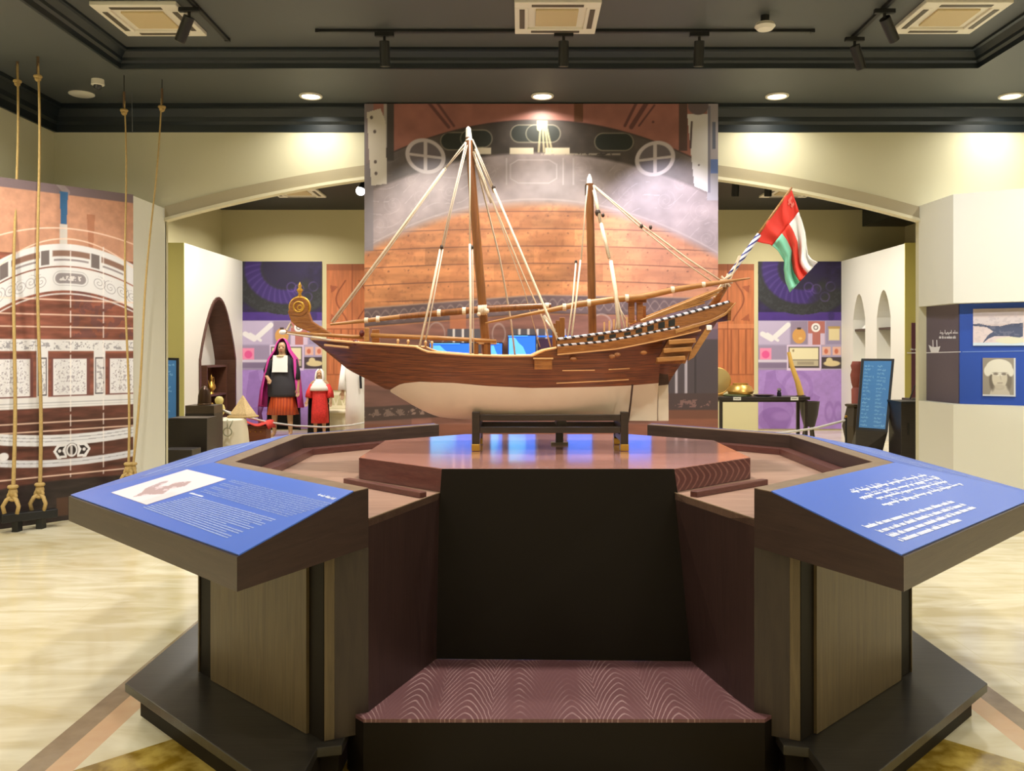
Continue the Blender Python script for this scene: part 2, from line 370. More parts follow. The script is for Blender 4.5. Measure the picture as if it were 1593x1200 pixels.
mb = MB().prism([(4.06, 9.0), (4.08, 8.3), (5.89, 7.15), (5.89, 9.0)], 1.945, 2.975)
mb.prism([(4.15, 9.0), (4.2, 8.42), (5.89, 7.34), (5.89, 9.0)], .9, 2.0)
mb.prism([(4.06, 9.0), (4.08, 8.3), (5.89, 7.15), (5.89, 9.0)], 0, .985)
struct(mb, 'wall_right_wing', WALLW)
# back hall
struct(MB().box((.4, 13.1, 4.19), (15, 7.4, .1)), 'ceiling_back_hall', mat('black_ceiling_paint', (30, 31, 32), .6))
struct(MB().box((.4, 16.6, 2.1), (15, .2, 4.2)), 'wall_far', OLIVE)
struct(MB().box((-5.75, 13, 2.1), (.2, 7.2, 4.2)), 'wall_far_left', OLIVE)
struct(MB().box((7.3, 13, 2.1), (.2, 7.2, 4.2)), 'wall_far_right', OLIVE)
struct(MB().box((6.85, 15.1, 3.99), (.9, 2.8, .33)), 'ceiling_beam', CROWN)
def pointed(y0, y1, zb, zs, za, x0, x1):      # pointed-arch cutter across X
    ym = (y0+y1)/2; prof = [(y0, zb), (y1, zb), (y1, zs)]
    for i in range(1, 8): t = i/8; prof.append((y1+(ym-y1)*t, zs+(za-zs)*math.sin(t*math.pi/2)**.85))
    prof.append((ym, za))
    for i in range(7, 0, -1): t = i/8; prof.append((y0+(ym-y0)*t, zs+(za-zs)*math.sin(t*math.pi/2)**.85))
    prof.append((y0, zs))
    return MB().rings([[(x, *p) for p in prof] for x in (x0, x1)]), prof
pl = struct(MB().box((-5.445, 15.07, 1.585), (.39, 2.85, 3.17)), 'wall_left_partition', WALLW)
cut, prof_l = pointed(14.25, 16.05, .28, 1.35, 2.42, -5.6, -5.1); carve(pl, [cut])
pr = struct(MB().box((6.22, 15.07, 1.585), (.44, 2.85, 3.17)), 'wall_right_partition', WALLW)
carve(pr, [pointed(15.34, 15.9, .95, 2.05, 2.5, 5.9, 6.3)[0], pointed(14.28, 14.84, .95, 2.05, 2.5, 5.9, 6.3)[0]])
struct(MB().box((-5.58, 13.635, 1.585), (.66, .02, 3.17)), 'wall_left_end', mat('lime_wall_paint', (188, 182, 116), .6))
struct(MB().box((6.75, 13.635, 1.585), (1.6, .02, 3.17)), 'wall_right_end', mat('lime_wall_paint', (198, 186, 100), .6))
struct(MB().box((6.72, 13.615, 1.0), (1.35, .015, 1.85)), 'trim_4', mat('maroon_panel', (92, 48, 62), .6))
# dark lining of the big pointed opening
lin_r = [[(-5.24+dx, y, z) for y, z in prof_l] for dx in (-.33, .015)]
cy = 15.15
def inset(prof, d): return [(cy+(y-cy)*(1-d/.9), .28+(z-.28)*(1-d/2.14)) for y, z in prof]
pi_ = inset(prof_l, .05)
mb = MB(); n = len(prof_l)
A = [(-5.225, y, z) for y, z in prof_l]; B = [(-5.225, y, z) for y, z in pi_]; C = [(-5.6, y, z) for y, z in pi_]; D = [(-5.6, y, z) for y, z in prof_l]
mb.rings([D, A, B, C, D], False, False)
struct(mb, 'trim_5', wood('dark_reveal', (70, 44, 32), (92, 60, 44)))
# ------------------------------------------------------------------ ceiling fixtures
def cassette(x, y, z, s, label, yaw=0):
    t = thing('air_conditioner', (x, y, z), label, 'air conditioner', 'ceiling air conditioning cassettes')
    h = s/2
    mb = MB()
    for sx, sy, lx, ly in ((0, 1, s, .16*s), (0, -1, s, .16*s), (1, 0, .16*s, .68*s), (-1, 0, .16*s, .68*s)):
        mb.box((x+sx*(h-.08*s), y+sy*(h-.08*s), z-.0175), (lx, ly, .035))
    mb.box((x, y, z-.008), (s*.7, s*.7, .016)); mb.build('frame', WHITE, t, bevel=.006)
    mb = MB().box((x, y, z-.024), (s*.5, s*.5, .016))
    mb.build('grille', CREAM, t, bevel=.003)
    for a in range(4):
        c, q = math.cos(a*math.pi/2), math.sin(a*math.pi/2)
        MB().box((x+c*s*.41, y+q*s*.41, z-.036), (s*.06, s*.6, .006), rz=a*math.pi/2).build('louvre', mat('louvre_grey', (92, 84, 70), .5) if a == 0 and not cassette.m else cassette.m or BLACK, t)
    return t
cassette.m = mat('louvre_brown', (84, 76, 62), .5)
cassette(at(863, 50, 7.28).x, 6.93, ZT, .66, 'white ceiling air conditioning cassette in the middle above the ship')
cassette(at(262, 52, 7.33).x, 6.98, ZT, .66, 'white ceiling air conditioning cassette at the left end of the raised ceiling')
cassette(at(1447, 45, 7.25).x, 6.93, ZT, .66, 'white ceiling air conditioning cassette at the right end of the raised ceiling')
cassette(at(462, 305, 14.6).x, 14.6, 4.14, .8, 'white air conditioning cassette beyond the left side of the arch')
cassette(at(1228, 303, 14.6).x, 14.6, 4.14, .8, 'white air conditioning cassette beyond the arch behind the red flag')

def track(a, b, label):
    a, b = Vector(a), Vector(b); t = thing('light_track', (a+b)/2, label, 'light track')
    ang = math.atan2(b.y-a.y, b.x-a.x); c = (a+b)/2
    MB().box(c-Vector((0, 0, .0125)), ((b-a).length, .035, .025), rz=ang).build('rail', BLACK, t, bevel=.003)
    for e in (a, b): MB().box(e-Vector((0, 0, .013)), (.03, .04, .03), rz=ang).build('end_cap', DARKM, t)
    return t
track((-1.69, 7.25, ZT), (2.4, 7.25, ZT), 'long black light track across the ceiling parallel to the back wall')
track((-2.5, 7.45, ZT), (-2.5, 4.6, ZT), 'black light track running towards the viewer on the left of the ceiling')
track((2.79, 7.4, ZT), (2.79, 4.6, ZT), 'black light track running towards the viewer on the right of the ceiling')
def spotlight(x, y, d, label, L=.2, r=.042, ztop=ZT, lit=False):
    t = thing('spotlight', (x, y, ztop-.025), label, 'spotlight', 'black track spotlights')
    d = Vector(d).normalized(); p = Vector((x, y, ztop-.095)); q = p+d*.03
    MB().box((x, y, ztop-.042), (.16 if abs(d.y) > .3 or True else .05, .036, .034)).build('adapter', BLACK, t, bevel=.004)
    MB().tube([(x, y, ztop-.05), p], .012).build('stem', DARKM, t)
    u = d
    MB().tube([q-u*.03, q+u*(L-.03)], r, 20).build('barrel', DARKM, t, smooth='auto')
    MB().tube([q+u*(L-.031), q+u*(L-.026)], r*.86, 20).build('lens', mat('dim_lens', (120, 112, 96), .2, emit=.3) if not spotlight.m else spotlight.m, t)
spotlight.m = None
spotlight.m = mat('dim_spot_lens', (90, 84, 72), .2, emit=.25)
for px_, l in ((598, 'black track spotlight nearest the left end of the long ceiling track'), (877, 'black track spotlight in the middle of the long ceiling track'), (1088, 'black track spotlight on the long ceiling track nearest its right end')):
    spotlight(at(px_, 60, 7.25).x, 7.25, (.0, .22, -1), l)
spotlight(at(322, 20, 7.1).x, 6.72, (-.55, .35, -.95), 'black track spotlight beside the left air conditioning cassette')
spotlight(2.79, 6.75, (.62, .5, -.75), 'black track spotlight beside the right air conditioning cassette, tilted right')
spotlight(2.79, 7.36, (.5, .4, -1), 'black track spotlight at the inner end of the right track', )
for x, l in ((-2.07, 'round lit ceiling downlight on the left above the cream wall'), (.2, 'round lit ceiling downlight in front of the large mural'), (2.5, 'round lit ceiling downlight above the flag'), (4.79, 'round lit ceiling downlight at the far right above the white panel')):
    t = thing('downlight', (x, 8.6, Z0), l, 'ceiling light', 'recessed downlights')
    MB().torus((x, 8.6, Z0-.008), .1, .014, n=28).build('trim_ring', WHITE, t, smooth=True)
    MB().lathe([(.0, -.002), (.092, -.002), (.092, -.012), (0, -.012)], (x, 8.6, Z0), 24).build('lens', LAMP, t)
sx = at(127, 146, 8.55)
t = thing('ceiling_speaker', (sx.x, 8.55, Z0), 'flat round cream speaker disc in the ceiling at upper left', 'speaker')
MB().lathe([(.0, -.018), (.1, -.016), (.118, -.008), (.118, 0)], (sx.x, 8.55, Z0), 28).build('grille', WHITE, t, smooth='auto')
sx = at(152, 128, 8.0)
t = thing('security_camera', (at(152, 125, 8.1).x, 8.1, Z0), 'small white dome security camera on the ceiling at upper left', 'security camera')
c = (at(152, 125, 8.1).x, 8.1, Z0)
MB().lathe([(.0, 0), (.055, 0), (.058, -.05), (.05, -.055), (0, -.055)], c, 20).build('housing', WHITE, t, smooth='auto')
MB().ball((c[0], c[1], Z0-.058), .038, 16).build('dome', mat('smoked_dome', (60, 60, 62), .15), t, smooth=True)
c = (at(1190, 18, 6.95).x, 6.95, ZT)
t = thing('smoke_detector', c, 'white round detector hanging from the ceiling right of the middle cassette', 'smoke detector')
MB().tube([c, (c[0], c[1], ZT-.06)], .035, 14).build('base', DARKM, t)
MB().lathe([(.0, -.06), (.07, -.06), (.082, -.085), (.06, -.11), (0, -.115)], c, 24).build('head', WHITE, t, smooth='auto')
for px_, l in ((1145, 'black spotlight under the dark far ceiling beside the mural edge'), (1196, 'black spotlight under the dark far ceiling left of the flag')):
    spotlight(at(px_, 295, 13.0).x, 13.0, (0, .2, -1), l, .26, .055, 4.14)
c = at(562, 297, 12.6)
t = thing('spotlight', (c.x, 12.6, 4.14), 'glaring white spotlight shining past the left edge of the mural', 'spotlight', 'black track spotlights')
MB().tube([(c.x, 12.6, 4.14), (c.x, 12.6, c.z+.05)], .012).build('stem', DARKM, t)
MB().tube([(c.x+.03, 12.72, c.z+.1), (c.x, 12.6, c.z)], .07, 18).build('barrel', DARKM, t)
MB().ball((c.x-.005, 12.59, c.z), (.07, .03, .07), 14).build('lens', mat('glare_lamp', (255, 255, 255), emit=30), t, smooth=True)

# ------------------------------------------------------------------ tall mural of a carved ship's stern
MX0, MX1, MY = at(567, 0, 8.85).x, at(1117, 0, 8.85).x, 8.85
t = thing('mural_panel', ((MX0+MX1)/2, MY, 0), "tall photo mural of a carved wooden ship's stern filling the middle of the arch", 'mural')
MB().box(((MX0+MX1)/2, MY+.04, 1.995), (MX1-MX0, .078, 3.985)).build('board', mat('mural_board', (120, 100, 100), .6), t)
def mural(u, v):
    X = MX0+u*(MX1-MX0); Z = 3.985*(1-v)
    x = VX+X*F/MY; y = VY+(CZ-Z)*F/MY; dx = x-835
    n1 = fbm(x/60, y/9); n2 = fbm(x/22+5, y/22); n3 = fbm(x/5, y/5+30)
    c = np.ones(x.shape+(3,))*np.array((190, 126, 82.)); c *= (.76+.42*n1)[..., None]
    pk = np.floor((y-dx**2*.00011-302)/27.0); c *= (.9+.2*noise(pk*3.7+np.floor(x/170+pk*.37)*1.9, pk*0))[..., None]; c = put(c, np.clip((n2-.5)*2, 0, .3), (142, 84, 54)); c = put(c, np.clip((n3-.62)*3, 0, .22), (110, 70, 52)); c = put(c, np.clip((dx-60)/420, 0, .3), (186, 140, 136))
    # planks below the carved bulge
    yy = y-dx**2*.00011; k = (yy-302)/27.0
    seam = np.abs(k-np.round(k))*27
    c = put(c, soft(seam-.7, 1.2)*.75*(y > 300)*(y < 470), (84, 54, 46))
    nail = (np.hypot((x/31 % 1-.5)*31, (k % 1-.25)*27) < 1.4)*(y > 310)*(y < 455)
    c = put(c, nail*.5, (90, 60, 50))
    # carved grey zone
    yb = 318+dx**2*.00105
    g = soft(y-yb, 14); grey = np.ones_like(c)*np.array((146, 132, 132.)); grey *= (.86+.28*n2)[..., None]
    c = c*(1-g[..., None])+grey*g[..., None]
    car = np.zeros(x.shape)
    for cx, cy, r, tn in ((760, 266, 16, 1), (905, 262, 15, -1), (930, 290, 13, 1), (965, 272, 14, -1), (975, 300, 14, 1), (1035, 312, 16, -1), (1090, 330, 18, 1), (700, 300, 14, 1), (655, 306, 15, -1), (612, 318, 16, 1), (590, 350, 15, -1), (640, 280, 10, 1), (1060, 285, 12, 1), (1100, 372, 14, -1)):
        car = np.maximum(car, scroll(x, y, cx, cy, r, tn, .16))
    fl = (np.abs(((x*.7+y*1.3+14*np.sin(x/17)) % 26)-13) < 1.1)*(fbm(x/14, y/14) > .5)
    car = np.maximum(car, fl*(y > 245)*(y < yb-6)*(np.abs(dx) > 60)*.7)
    c = put(c, car*.55*g*(y > 236), (178, 164, 164))
    c = put(c, soft(np.abs(y-yb+8)-1.2, 1.5)*.5, (182, 164, 158))
    for a, b in ((795, 850), (852, 880)): pass
    fr = soft(np.abs(np.maximum(np.abs(x-830)-36, np.abs(y-267)-18+np.clip(np.abs(x-830)-24, 0, 12)*.6))-1, 1.2)
    c = put(c, fr*.5, (186, 174, 174))
    for xx in (788, 876, 892): c = put(c, rect(x, y, xx-1.2, 246, xx+1.2, 288)*.5, (188, 176, 176))
    # upper dark rail
    yt = 187+dx**2*.00100
    top = np.ones_like(c)*np.array((150, 98, 88.)); top *= (.9+.2*n2)[..., None]
    up = soft(y-yt, 1.5)
    rail = soft(y-(238+dx**2*.0009), 5)
    dk = np.ones_like(c)*np.array((62, 54, 50.)); dk *= (.75+.5*n2)[..., None]
    wgt = rail*np.clip(1.55-np.abs(dx)/220, 0, 1)
    c = c*(1-wgt[..., None])+dk*wgt[..., None]
    for cx, w in ((720, 38), (820, 22), (845, 24), (955, 30), (741, 20)):
        yc = 208+(cx-835)**2*.0009
        q = np.hypot(np.clip(np.abs(x-cx)-w*.55, 0, None), y-yc)
        c = put(c, soft(q-13, 1.5), (40, 42, 38)); c = put(c, soft(np.abs(q-13.5)-.8, 1.2)*.6, (160, 152, 132))
    for a, b in ((738, 764), (793, 830), (848, 886)): c = put(c, rect(x, y, a, 230, b, 240), (196, 182, 160))
    c = put(c, rect(x, y, 842, 239, 965, 241.5, 2)*.6*(n3 > .35), (200, 186, 166))
    for xx in (838, 846, 853, 859): c = put(c, seg(x, y, (843+(xx-843)*.3, 188), (xx, 236), 1.6)*.7, (190, 178, 140))
    c = put(c, seg(x, y, (839, 160), (839, 200), 4), (172, 166, 128)); c = put(c, seg(x, y, (848, 160), (848, 200), 4), (150, 148, 112))
    # sky side above the rail
    c = c*(1-up[..., None])+top*up[..., None]
    for a, b, ww in (((667, 160), (698, 198), 2.5), ((680, 160), (706, 196), 2), ((990, 160), (972, 196), 2.2), ((1006, 160), (982, 198), 3.5), ((1018, 164), (994, 196), 1.5)):
        c = put(c, seg(x, y, a, b, ww)*up, (98, 60, 58))
    c = put(c, rect(x, y, 893, 160, 907, 190)*up, (104, 68, 50)); c = put(c, ell(x, y, 1016, 190, 2, 2)*.8, (80, 50, 50))
    c = put(c, soft(np.abs(y-yt)-1.2, 1.5)*.7, (56, 46, 44))
    # the two cross wheels
    for cx, cy, tl in ((662, 243, -.35), (1019, 247, .35)):
        a, b = x-cx, (y-cy)+tl*.35*(x-cx)
        c = put(c, ell(a, b, 0, 0, 27, 24), (104, 94, 98))
        m = np.maximum.reduce([ring(a, b, 0, 0, 28, 24.5, 2.8), rect(a, b, -2.8, -24, 2.8, 24), rect(a, b, -26, -2, 26, 2)])
        c = put(c, m, (190, 178, 178))
    # carved frieze
    fy = 459+np.where(dx < 0, -dx, dx*.25)*.078+0
    fz = rect(dx*0, y-fy, -1, 0, 1, 28, 1.5)
    fzc = np.ones_like(c)*np.array((96, 78, 80.)); fzc *= (.8+.4*n2)[..., None]
    c = c*(1-fz[..., None])+fzc*fz[..., None]
    zig = soft(np.abs((y-fy-14)-8*np.sin(x/4.6))-1.4, 1.6)+soft(np.abs((y-fy-14)+8*np.sin(x/4.6))-1.4, 1.6)
    c = put(c, zig*.45*fz, (160, 138, 130)); c = put(c, soft(np.abs(y-fy)-1.2, 1.5)*.6, (170, 140, 120)); c = put(c, soft(np.abs(y-fy-28)-1.2, 1.5)*.6, (62, 46, 44))
    # lower stern
    lo = soft(fy+30-y, 2); lc = np.ones_like(c)*np.array((128, 86, 76.)); lc *= (.75+.5*n1)[..., None]
    c = c*(1-lo[..., None])+lc*lo[..., None]
    for a, b in ((696, 748), (798, 880)):
        c = put(c, rect(x, y, a, 512, b, 560), (84, 78, 84))
        for k_ in range(a+10, b, 14): c = put(c, rect(x, y, k_-1.8, 512, k_+1.8, 560), (206, 196, 190))
    c = put(c, rect(x, y, 700, 490, 725, 512)*.6, (186, 108, 66)); c = put(c, (ring(x, y, 679, 520, 13, 18, 1)+ring(x, y, 776, 520, 10, 16, 1)+ring(x, y, 935, 505, 16, 16, 1.4))*.6, (170, 150, 144))
    c = put(c, rect(x, y, 1036, 512, 1117, 612), (72, 62, 64)); c = put(c, rect(x, y, 1036, 485, 1117, 528)*.5, (128, 104, 124))
    for xx in (1052, 1067): c = put(c, rect(x, y, xx-2, 560, xx+2, 618), (168, 158, 160))
    c = put(c, rect(x, y, 1080, 520, 1083, 640), (54, 46, 48))
    # bottom bands
    by = 634-(x-567)*.06
    bb = rect(dx*0, y-by, -1, 0, 1, 22, 2)*(x < 790); c = put(c, bb, (72, 54, 50))
    c = put(c, bb*((n3 > .52) & (np.abs(y-by-10) < 6))*.7, (170, 142, 128))
    c = put(c, rect(x, y, 1040, 612, 1117, 652), (70, 54, 52)); c = put(c, rect(x, y, 1050, 622, 1105, 634)*(n3 > .55)*.6, (150, 110, 100)); c = put(c, rect(x, y, 1040, 638, 1117, 660)*.6, (132, 76, 50))
    c = put(c, soft(600-y, 3)*(x < 640)*.35, (66, 52, 50)); c = put(c, soft(660-y, 2)*.5, (120, 66, 42))
    # boards at the two edges
    c = put(c, rect(x, y, 560, 155, 613, 300+dx*0)*(x < 570+0*x)*1.0, (132, 122, 124))
    c = put(c, rect(x, y, 560, 155, 581, 390)*.85, (122, 114, 118)); c = put(c, rect(x, y, 600, 155, 613, 250-(x-600)*0)*.95, (62, 56, 54)); c = put(c, rect(x, y, 597, 155, 602, 230), (160, 152, 146))
    c = put(c, poly(x, y, [(571, 175), (592, 169), (600, 190), (602, 286), (578, 289), (574, 240)]), (196, 186, 174))
    for cx, cy in ((578, 183), (583, 205), (584, 252), (585, 270)): c = put(c, ell(x, y, cx, cy, 2.4, 2.8), (92, 80, 76))
    c = put(c, rect(x, y, 1056, 155, 1069, 235)*.9, (76, 58, 54)); c = put(c, rect(x, y, 1100, 155, 1119, 312)*.9, (150, 146, 152)); c = put(c, rect(x, y, 1105, 248, 1119, 270), (86, 104, 152)); c = put(c, rect(x, y, 1108, 190, 1113, 232), (84, 88, 104))
    c = put(c, poly(x, y, [(1069, 178), (1101, 178), (1103, 300), (1080, 290), (1074, 230)]), (200, 194, 192)); c = put(c, rect(x, y, 1101, 165, 1105, 300), (110, 106, 118)); c = put(c, ell(x, y, 1086, 165, 16, 14), (98, 84, 86)); c = put(c, seg(x, y, (1076, 190), (1074, 230), 1.5), (80, 66, 66)); c = put(c, ell(x, y, 1087, 257, 1.5, 1.5), (90, 80, 80))
    return c
printed('print', (MX0, MY, 0), (MX1-MX0, 0, 0), (0, 0, 3.985), 500, 560, mural, t, .45)

# ------------------------------------------------------------------ blue light panels at the foot of the mural, seen through the rigging
BLUEGLOW = mat('blue_screen_glow', (40, 105, 225), .4, emit=1.25)
PALEGLOW = mat('pale_blue_screen_glow', (95, 180, 250), .4, emit=1.0)
for i, (a, b, top) in enumerate(((668, 735, 533), (762, 782, 533), (790, 834, 521), (882, 922, 530), (974, 1014, 530))):
    A, B = at(a, top, 8.76), at(b, top, 8.76)
    t = thing('blue_screen', ((A.x+B.x)/2, 8.8, .93), ('blue lit panel farthest left behind the ship deck', 'narrow blue lit panel behind the main mast foot', 'bright blue lit panel behind the shrouds amidships', 'blue lit panel hidden behind the raised stern left of the mizzen', 'blue lit panel hidden behind the stern, farthest right')[i], 'screen', 'blue lit panels along the mural')
    zb = .93
    MB().box(((A.x+B.x)/2, 8.805, (A.z+zb)/2), (B.x-A.x, .078, A.z-zb)).build('case', DARKM, t)
    MB().box(((A.x+B.x)/2, 8.762, (A.z+zb)/2), (B.x-A.x-.012, .008, A.z-zb-.02)).build('screen', BLUEGLOW, t)
    if i in (0, 2, 1):
        w = B.x-A.x
        MB().rings([[(A.x+.012+q*w*.62, yy, A.z-.03-h) for q, h in ((0, 0), (.35, 0), (.55, .05), (.8, .09), (1, .17), (.92, .25), (0, .3))] for yy in (8.754, 8.758)]).build('pale_shape', PALEGLOW, t)
        MB().box((A.x+w*.36, 8.752, A.z-.012), (w*.7, .004, .008)).build('line', PALEGLOW, t)
        if i == 2: MB().box((B.x+.19, 8.82, A.z-.22), (.34, .03, .36)).build('side_panel', mat('dark_maroon_board', (58, 30, 62), .5), t)
        if i == 2: MB().box((B.x+.17, 8.81, A.z-.015), (.36, .02, .014)).build('top_edge', BLUEGLOW, t)

# ------------------------------------------------------------------ carved backdrop on the left
BA, BB = Vector((-4.79, 6.93, 0)), Vector((-3.65, 8.2, 0)); BD = (BB-BA).normalized(); BN = Vector((BD.y, -BD.x, 0))
t = thing('carved_stern_panel', (BA+BB)/2+BN*.03, "tall printed backdrop of a white carved ship's stern standing at the left", 'backdrop')
o = BA+BD*.02+BN*.012; L = (BB-BA).length-.02
mb = MB(); b0 = o-BN*.008; q0 = BB-BN*(-.004)
mb.hexa([b0, b0+BD*L, b0+BD*L+BN*.03, b0+BN*.03], [p+Vector((0, 0, 2.95)) for p in (b0, b0+BD*L, b0+BD*L+BN*.03, b0+BN*.03)]).build('board', mat('backdrop_edge', (96, 80, 76), .6), t)
def stern(u, v):
    P = np.array(o)[:2]+u[..., None]*np.array((BD.x, BD.y))*L
    x = VX+P[..., 0]*F/P[..., 1]                      # width coordinate in which the carving was measured
    y = 290+v*518; bow = (x-108)**2
    n1 = fbm(x/30, y/7); n2 = fbm(x/9+3, y/9); n3 = fbm(x/3.2, y/3.2)
    c = np.ones(x.shape+(3,))*np.array((198, 146, 120.)); c *= (.9+.18*n2)[..., None]
    c = put(c, rect(x*0, y, -1, 280, 1, 304, 1.5), (122, 104, 108)); c = put(c, seg(x, y, (90, 288), (102, 300), 5), (150, 136, 138))
    c = put(c, poly(x, y, [(91, 300), (104, 300), (102, 350), (93, 350)]), (58, 104, 150)); c = put(c, rect(x, y, 91, 350, 103, 384), (214, 206, 200)); c = put(c, poly(x, y, [(133, 330), (146, 330), (143, 384), (136, 384)])*.6, (164, 104, 78))
    wood_ = np.ones_like(c)*np.array((134, 80, 66.)); wood_ *= (.7+.6*n1)[..., None]
    c = np.where((y > 400)[..., None], wood_, c)
    c = put(c, ((y > 450) & (y < 525) & (x > 112) & (n2 > .5))*.5, (96, 66, 72)); c = put(c, scroll(x, y, 135, 478, 14, 1, .2)*.5+scroll(x, y, 178, 484, 14, -1, .2)*.5, (176, 92, 80))
    dark = np.ones_like(c)*np.array((90, 54, 46.)); dark *= (.6+.8*n1)[..., None]
    c = np.where((y > 628)[..., None], dark, c)
    WH = (226, 224, 226)
    yb = y-bow*.0026
    c = put(c, rect(x*0, yb, -1, 380, 1, 414, 1.5), WH)                                   # openwork rail
    for a, b in ((16, 60), (80, 138), (156, 192)): c = put(c, rect(x, yb, a, 390, b, 399, 2), (140, 108, 96)); c = put(c, rect(x, yb, a+2, 403, b-2, 406), (150, 140, 144))
    for a in (68, 146, 4): c = put(c, rect(x, yb, a-6, 389, a+7, 411), (116, 106, 106))
    c = put(c, rect(x*0, yb, -1, 416, 1, 452, 1.5), WH)                                   # scroll band
    for k, cx in enumerate((14, 30, 46, 62, -4, -22, 152, 170, 188, 204)): c = put(c, scroll(x, yb, cx, 433+(k % 2)*2, 11, 1 if k % 2 else -1, .2)*.85, (86, 78, 88))
    q = np.hypot(np.clip(np.abs(x-108)-16, 0, None), yb-433); c = put(c, soft(q-8, 1.5)*.8, (128, 118, 122)); c = put(c, soft(np.abs(q-11)-.6, 1)*.5, (150, 146, 150)); c = put(c, (np.abs(yb-433) < 4)*(np.abs(x-108) < 17)*(n3 > .5), (220, 214, 214))
    c = put(c, soft(np.abs(yb-457)-1.2, 1.2)*.9, WH)
    for yy, bb in ((356, .0016), (372, .004), (467, 0), (490, 0), (509, 0), (655, 0), (668, 0), (737, 0), (530, 0)): c = put(c, soft(np.abs(y-bow*bb-yy)-1.1, 1.2)*.85, (244, 214, 196))
    c = put(c, rect(x*0, y, -1, 528, 1, 546, 1.5), WH); c = put(c, ((y > 531) & (y < 543) & (n3 > .6))*.6, (120, 116, 126))
    c = put(c, rect(x*0, y, -1, 549, 1, 558)*.3, (70, 40, 40))
    for cx in (-25, 64, 153, 242):
        c = put(c, rect(x, y, cx-9, 544, cx+9, 618), WH); c = put(c, np.abs(rect(x, y, cx-7, 556, cx+7, 614)-rect(x, y, cx-5.6, 558, cx+5.6, 612)), (74, 66, 74)); c = put(c, rect(x, y, cx-5, 560, cx+5, 610)*(n3 > .58)*.6, (130, 124, 134))
    for cx in (20, 108, 196):
        w = 23+0*x
        c = put(c, rect(x, y, cx-30, 556, cx+30, 618), (116, 72, 70)); c = put(c, rect(x, y, cx-27, 558, cx+25, 614), (228, 226, 230)); lace = (fbm(np.abs(x-cx)/1.7+50, y/2.6) > .6)
        c = put(c, rect(x, y, cx-25, 560, cx+23, 611)*lace*.5, (124, 112, 126)); c = put(c, rect(x, y, cx-1, 558, cx+1, 614), (236, 236, 238))
    c = put(c, rect(x*0, y, -1, 616, 1, 633, 1.5), WH); c = put(c, (np.abs(y-625) < .7)*.5, (150, 148, 156)); c = put(c, (np.abs(y-629) < .6)*.4, (150, 148, 156))
    yq = y+bow*.0006-2
    c = put(c, rect(x*0, yq, -1, 673, 1, 690, 1.5), (222, 222, 228))
    for k in (678, 683): c = put(c, (np.abs(yq-k) < .7)*.5, (120, 118, 130))
    c = put(c, rect(x*0, yq, -1, 711, 1, 722, 1.5), (214, 214, 222)); c = put(c, (np.abs(yq-716) < .6)*.5, (120, 118, 130))
    for sx_ in (-1, 1):                                                                    # bow-tie emblem
        a = (x-110)*sx_
        c = put(c, poly(a, y, [(8, 690), (22, 689), (29, 700), (22, 712), (8, 711)]), (228, 226, 230)); c = put(c, poly(a, y, [(11, 693), (19, 694), (25, 700), (19, 708), (11, 707), (15, 700)]), (44, 34, 36))
        c = put(c, ell(a, y, 19, 700, 2.6, 2.6), (228, 226, 230))
    c = put(c, ell(x, y, 110, 700, 9.5, 11), (44, 34, 36)); c = put(c, ring(x, y, 110, 700, 7.5, 9, 1.3), (228, 226, 230)); c = put(c, rect(x, y, 109, 693, 111, 708), (228, 226, 230)); c = put(c, ell(x, y, 4, 702, 8, 6), (228, 226, 230))
    base = np.ones_like(c)*np.array((44, 34, 34.)); base *= (.6+.8*n1)[..., None]
    bz = soft(745+bow*.0004-y, 3); c = c*(1-bz[..., None])+base*bz[..., None]; c = put(c, rect(x, y, 86, 772, 104, 800)*.7, (96, 62, 44))
    for xx in (108, 159): c = put(c, rect(x, y, xx-.8, 380, xx+.8, 742)*((y % 23) < 19)*.8, (246, 238, 236))
    return c
printed('print', o+BN*.022, BD*L, (0, 0, 2.95), 330, 560, stern, t, .35)
# hanging ropes
def hrope(name, top, bot, label, knot=True, r=.016):
    top, bot = Vector(top), Vector(bot); t = thing(name, bot, label, 'rope', 'ropes hanging at the left')
    n = 40; P = []
    for i in range(n+1):
        k = i/n; p = top.lerp(bot, k); P.append(p+Vector((.012*math.sin(3*math.pi*k), 0, 0)))
    MB().tube(P, [r*(.55+.45*k/n) for k in range(n+1)], 8).build('strand', ROPE, t, smooth=True)
    if top.z < Z0-.01: MB().tube([(top.x, top.y, Z0), top], .004, 6).build('hanger', DARKM, t)
    MB().tube([top+Vector((0, 0, .0)), top-Vector((0, 0, .14))], .012, 8).build('hook', mat('rope_hook', (92, 70, 44), .5) if not hrope.h else hrope.h, t)
    MB().torus(top-Vector((0, 0, .17)), .022, .014).ball(top-Vector((0, 0, .19)), .026).build('upper_knot', ROPE, t, smooth=True)
    if knot:
        mb = MB().ball(bot+Vector((0, 0, .03)), (.036, .034, .045)).torus(bot+Vector((0, 0, .075)), .026, .016).torus(bot+Vector((.0, -.01, .0)), .03, .015, 'Y')
        for sg in (-1, 1): mb.tube([bot+Vector((0, 0, .0)), bot+Vector((sg*.04, -.02, -.03)), bot+Vector((sg*.065, -.03, -.08)), bot+Vector((sg*.05, -.03, -.14))], [.018, .017, .016, .015])
        mb.build('lower_knot', ROPE, t, smooth=True)
    return t
hrope.h = mat('rope_hook', (92, 70, 44), .5)
hrope('hanging_rope', (at(27, 97, 7.6).x, 7.6, Z0), at(20, 772, 7.15), 'long rope hanging farthest left in front of the carved backdrop')
hrope('hanging_rope', (at(62, 88, 7.5).x, 7.47, Z0), at(62, 768, 7.4), 'thick rope with a double knot, second from the left')
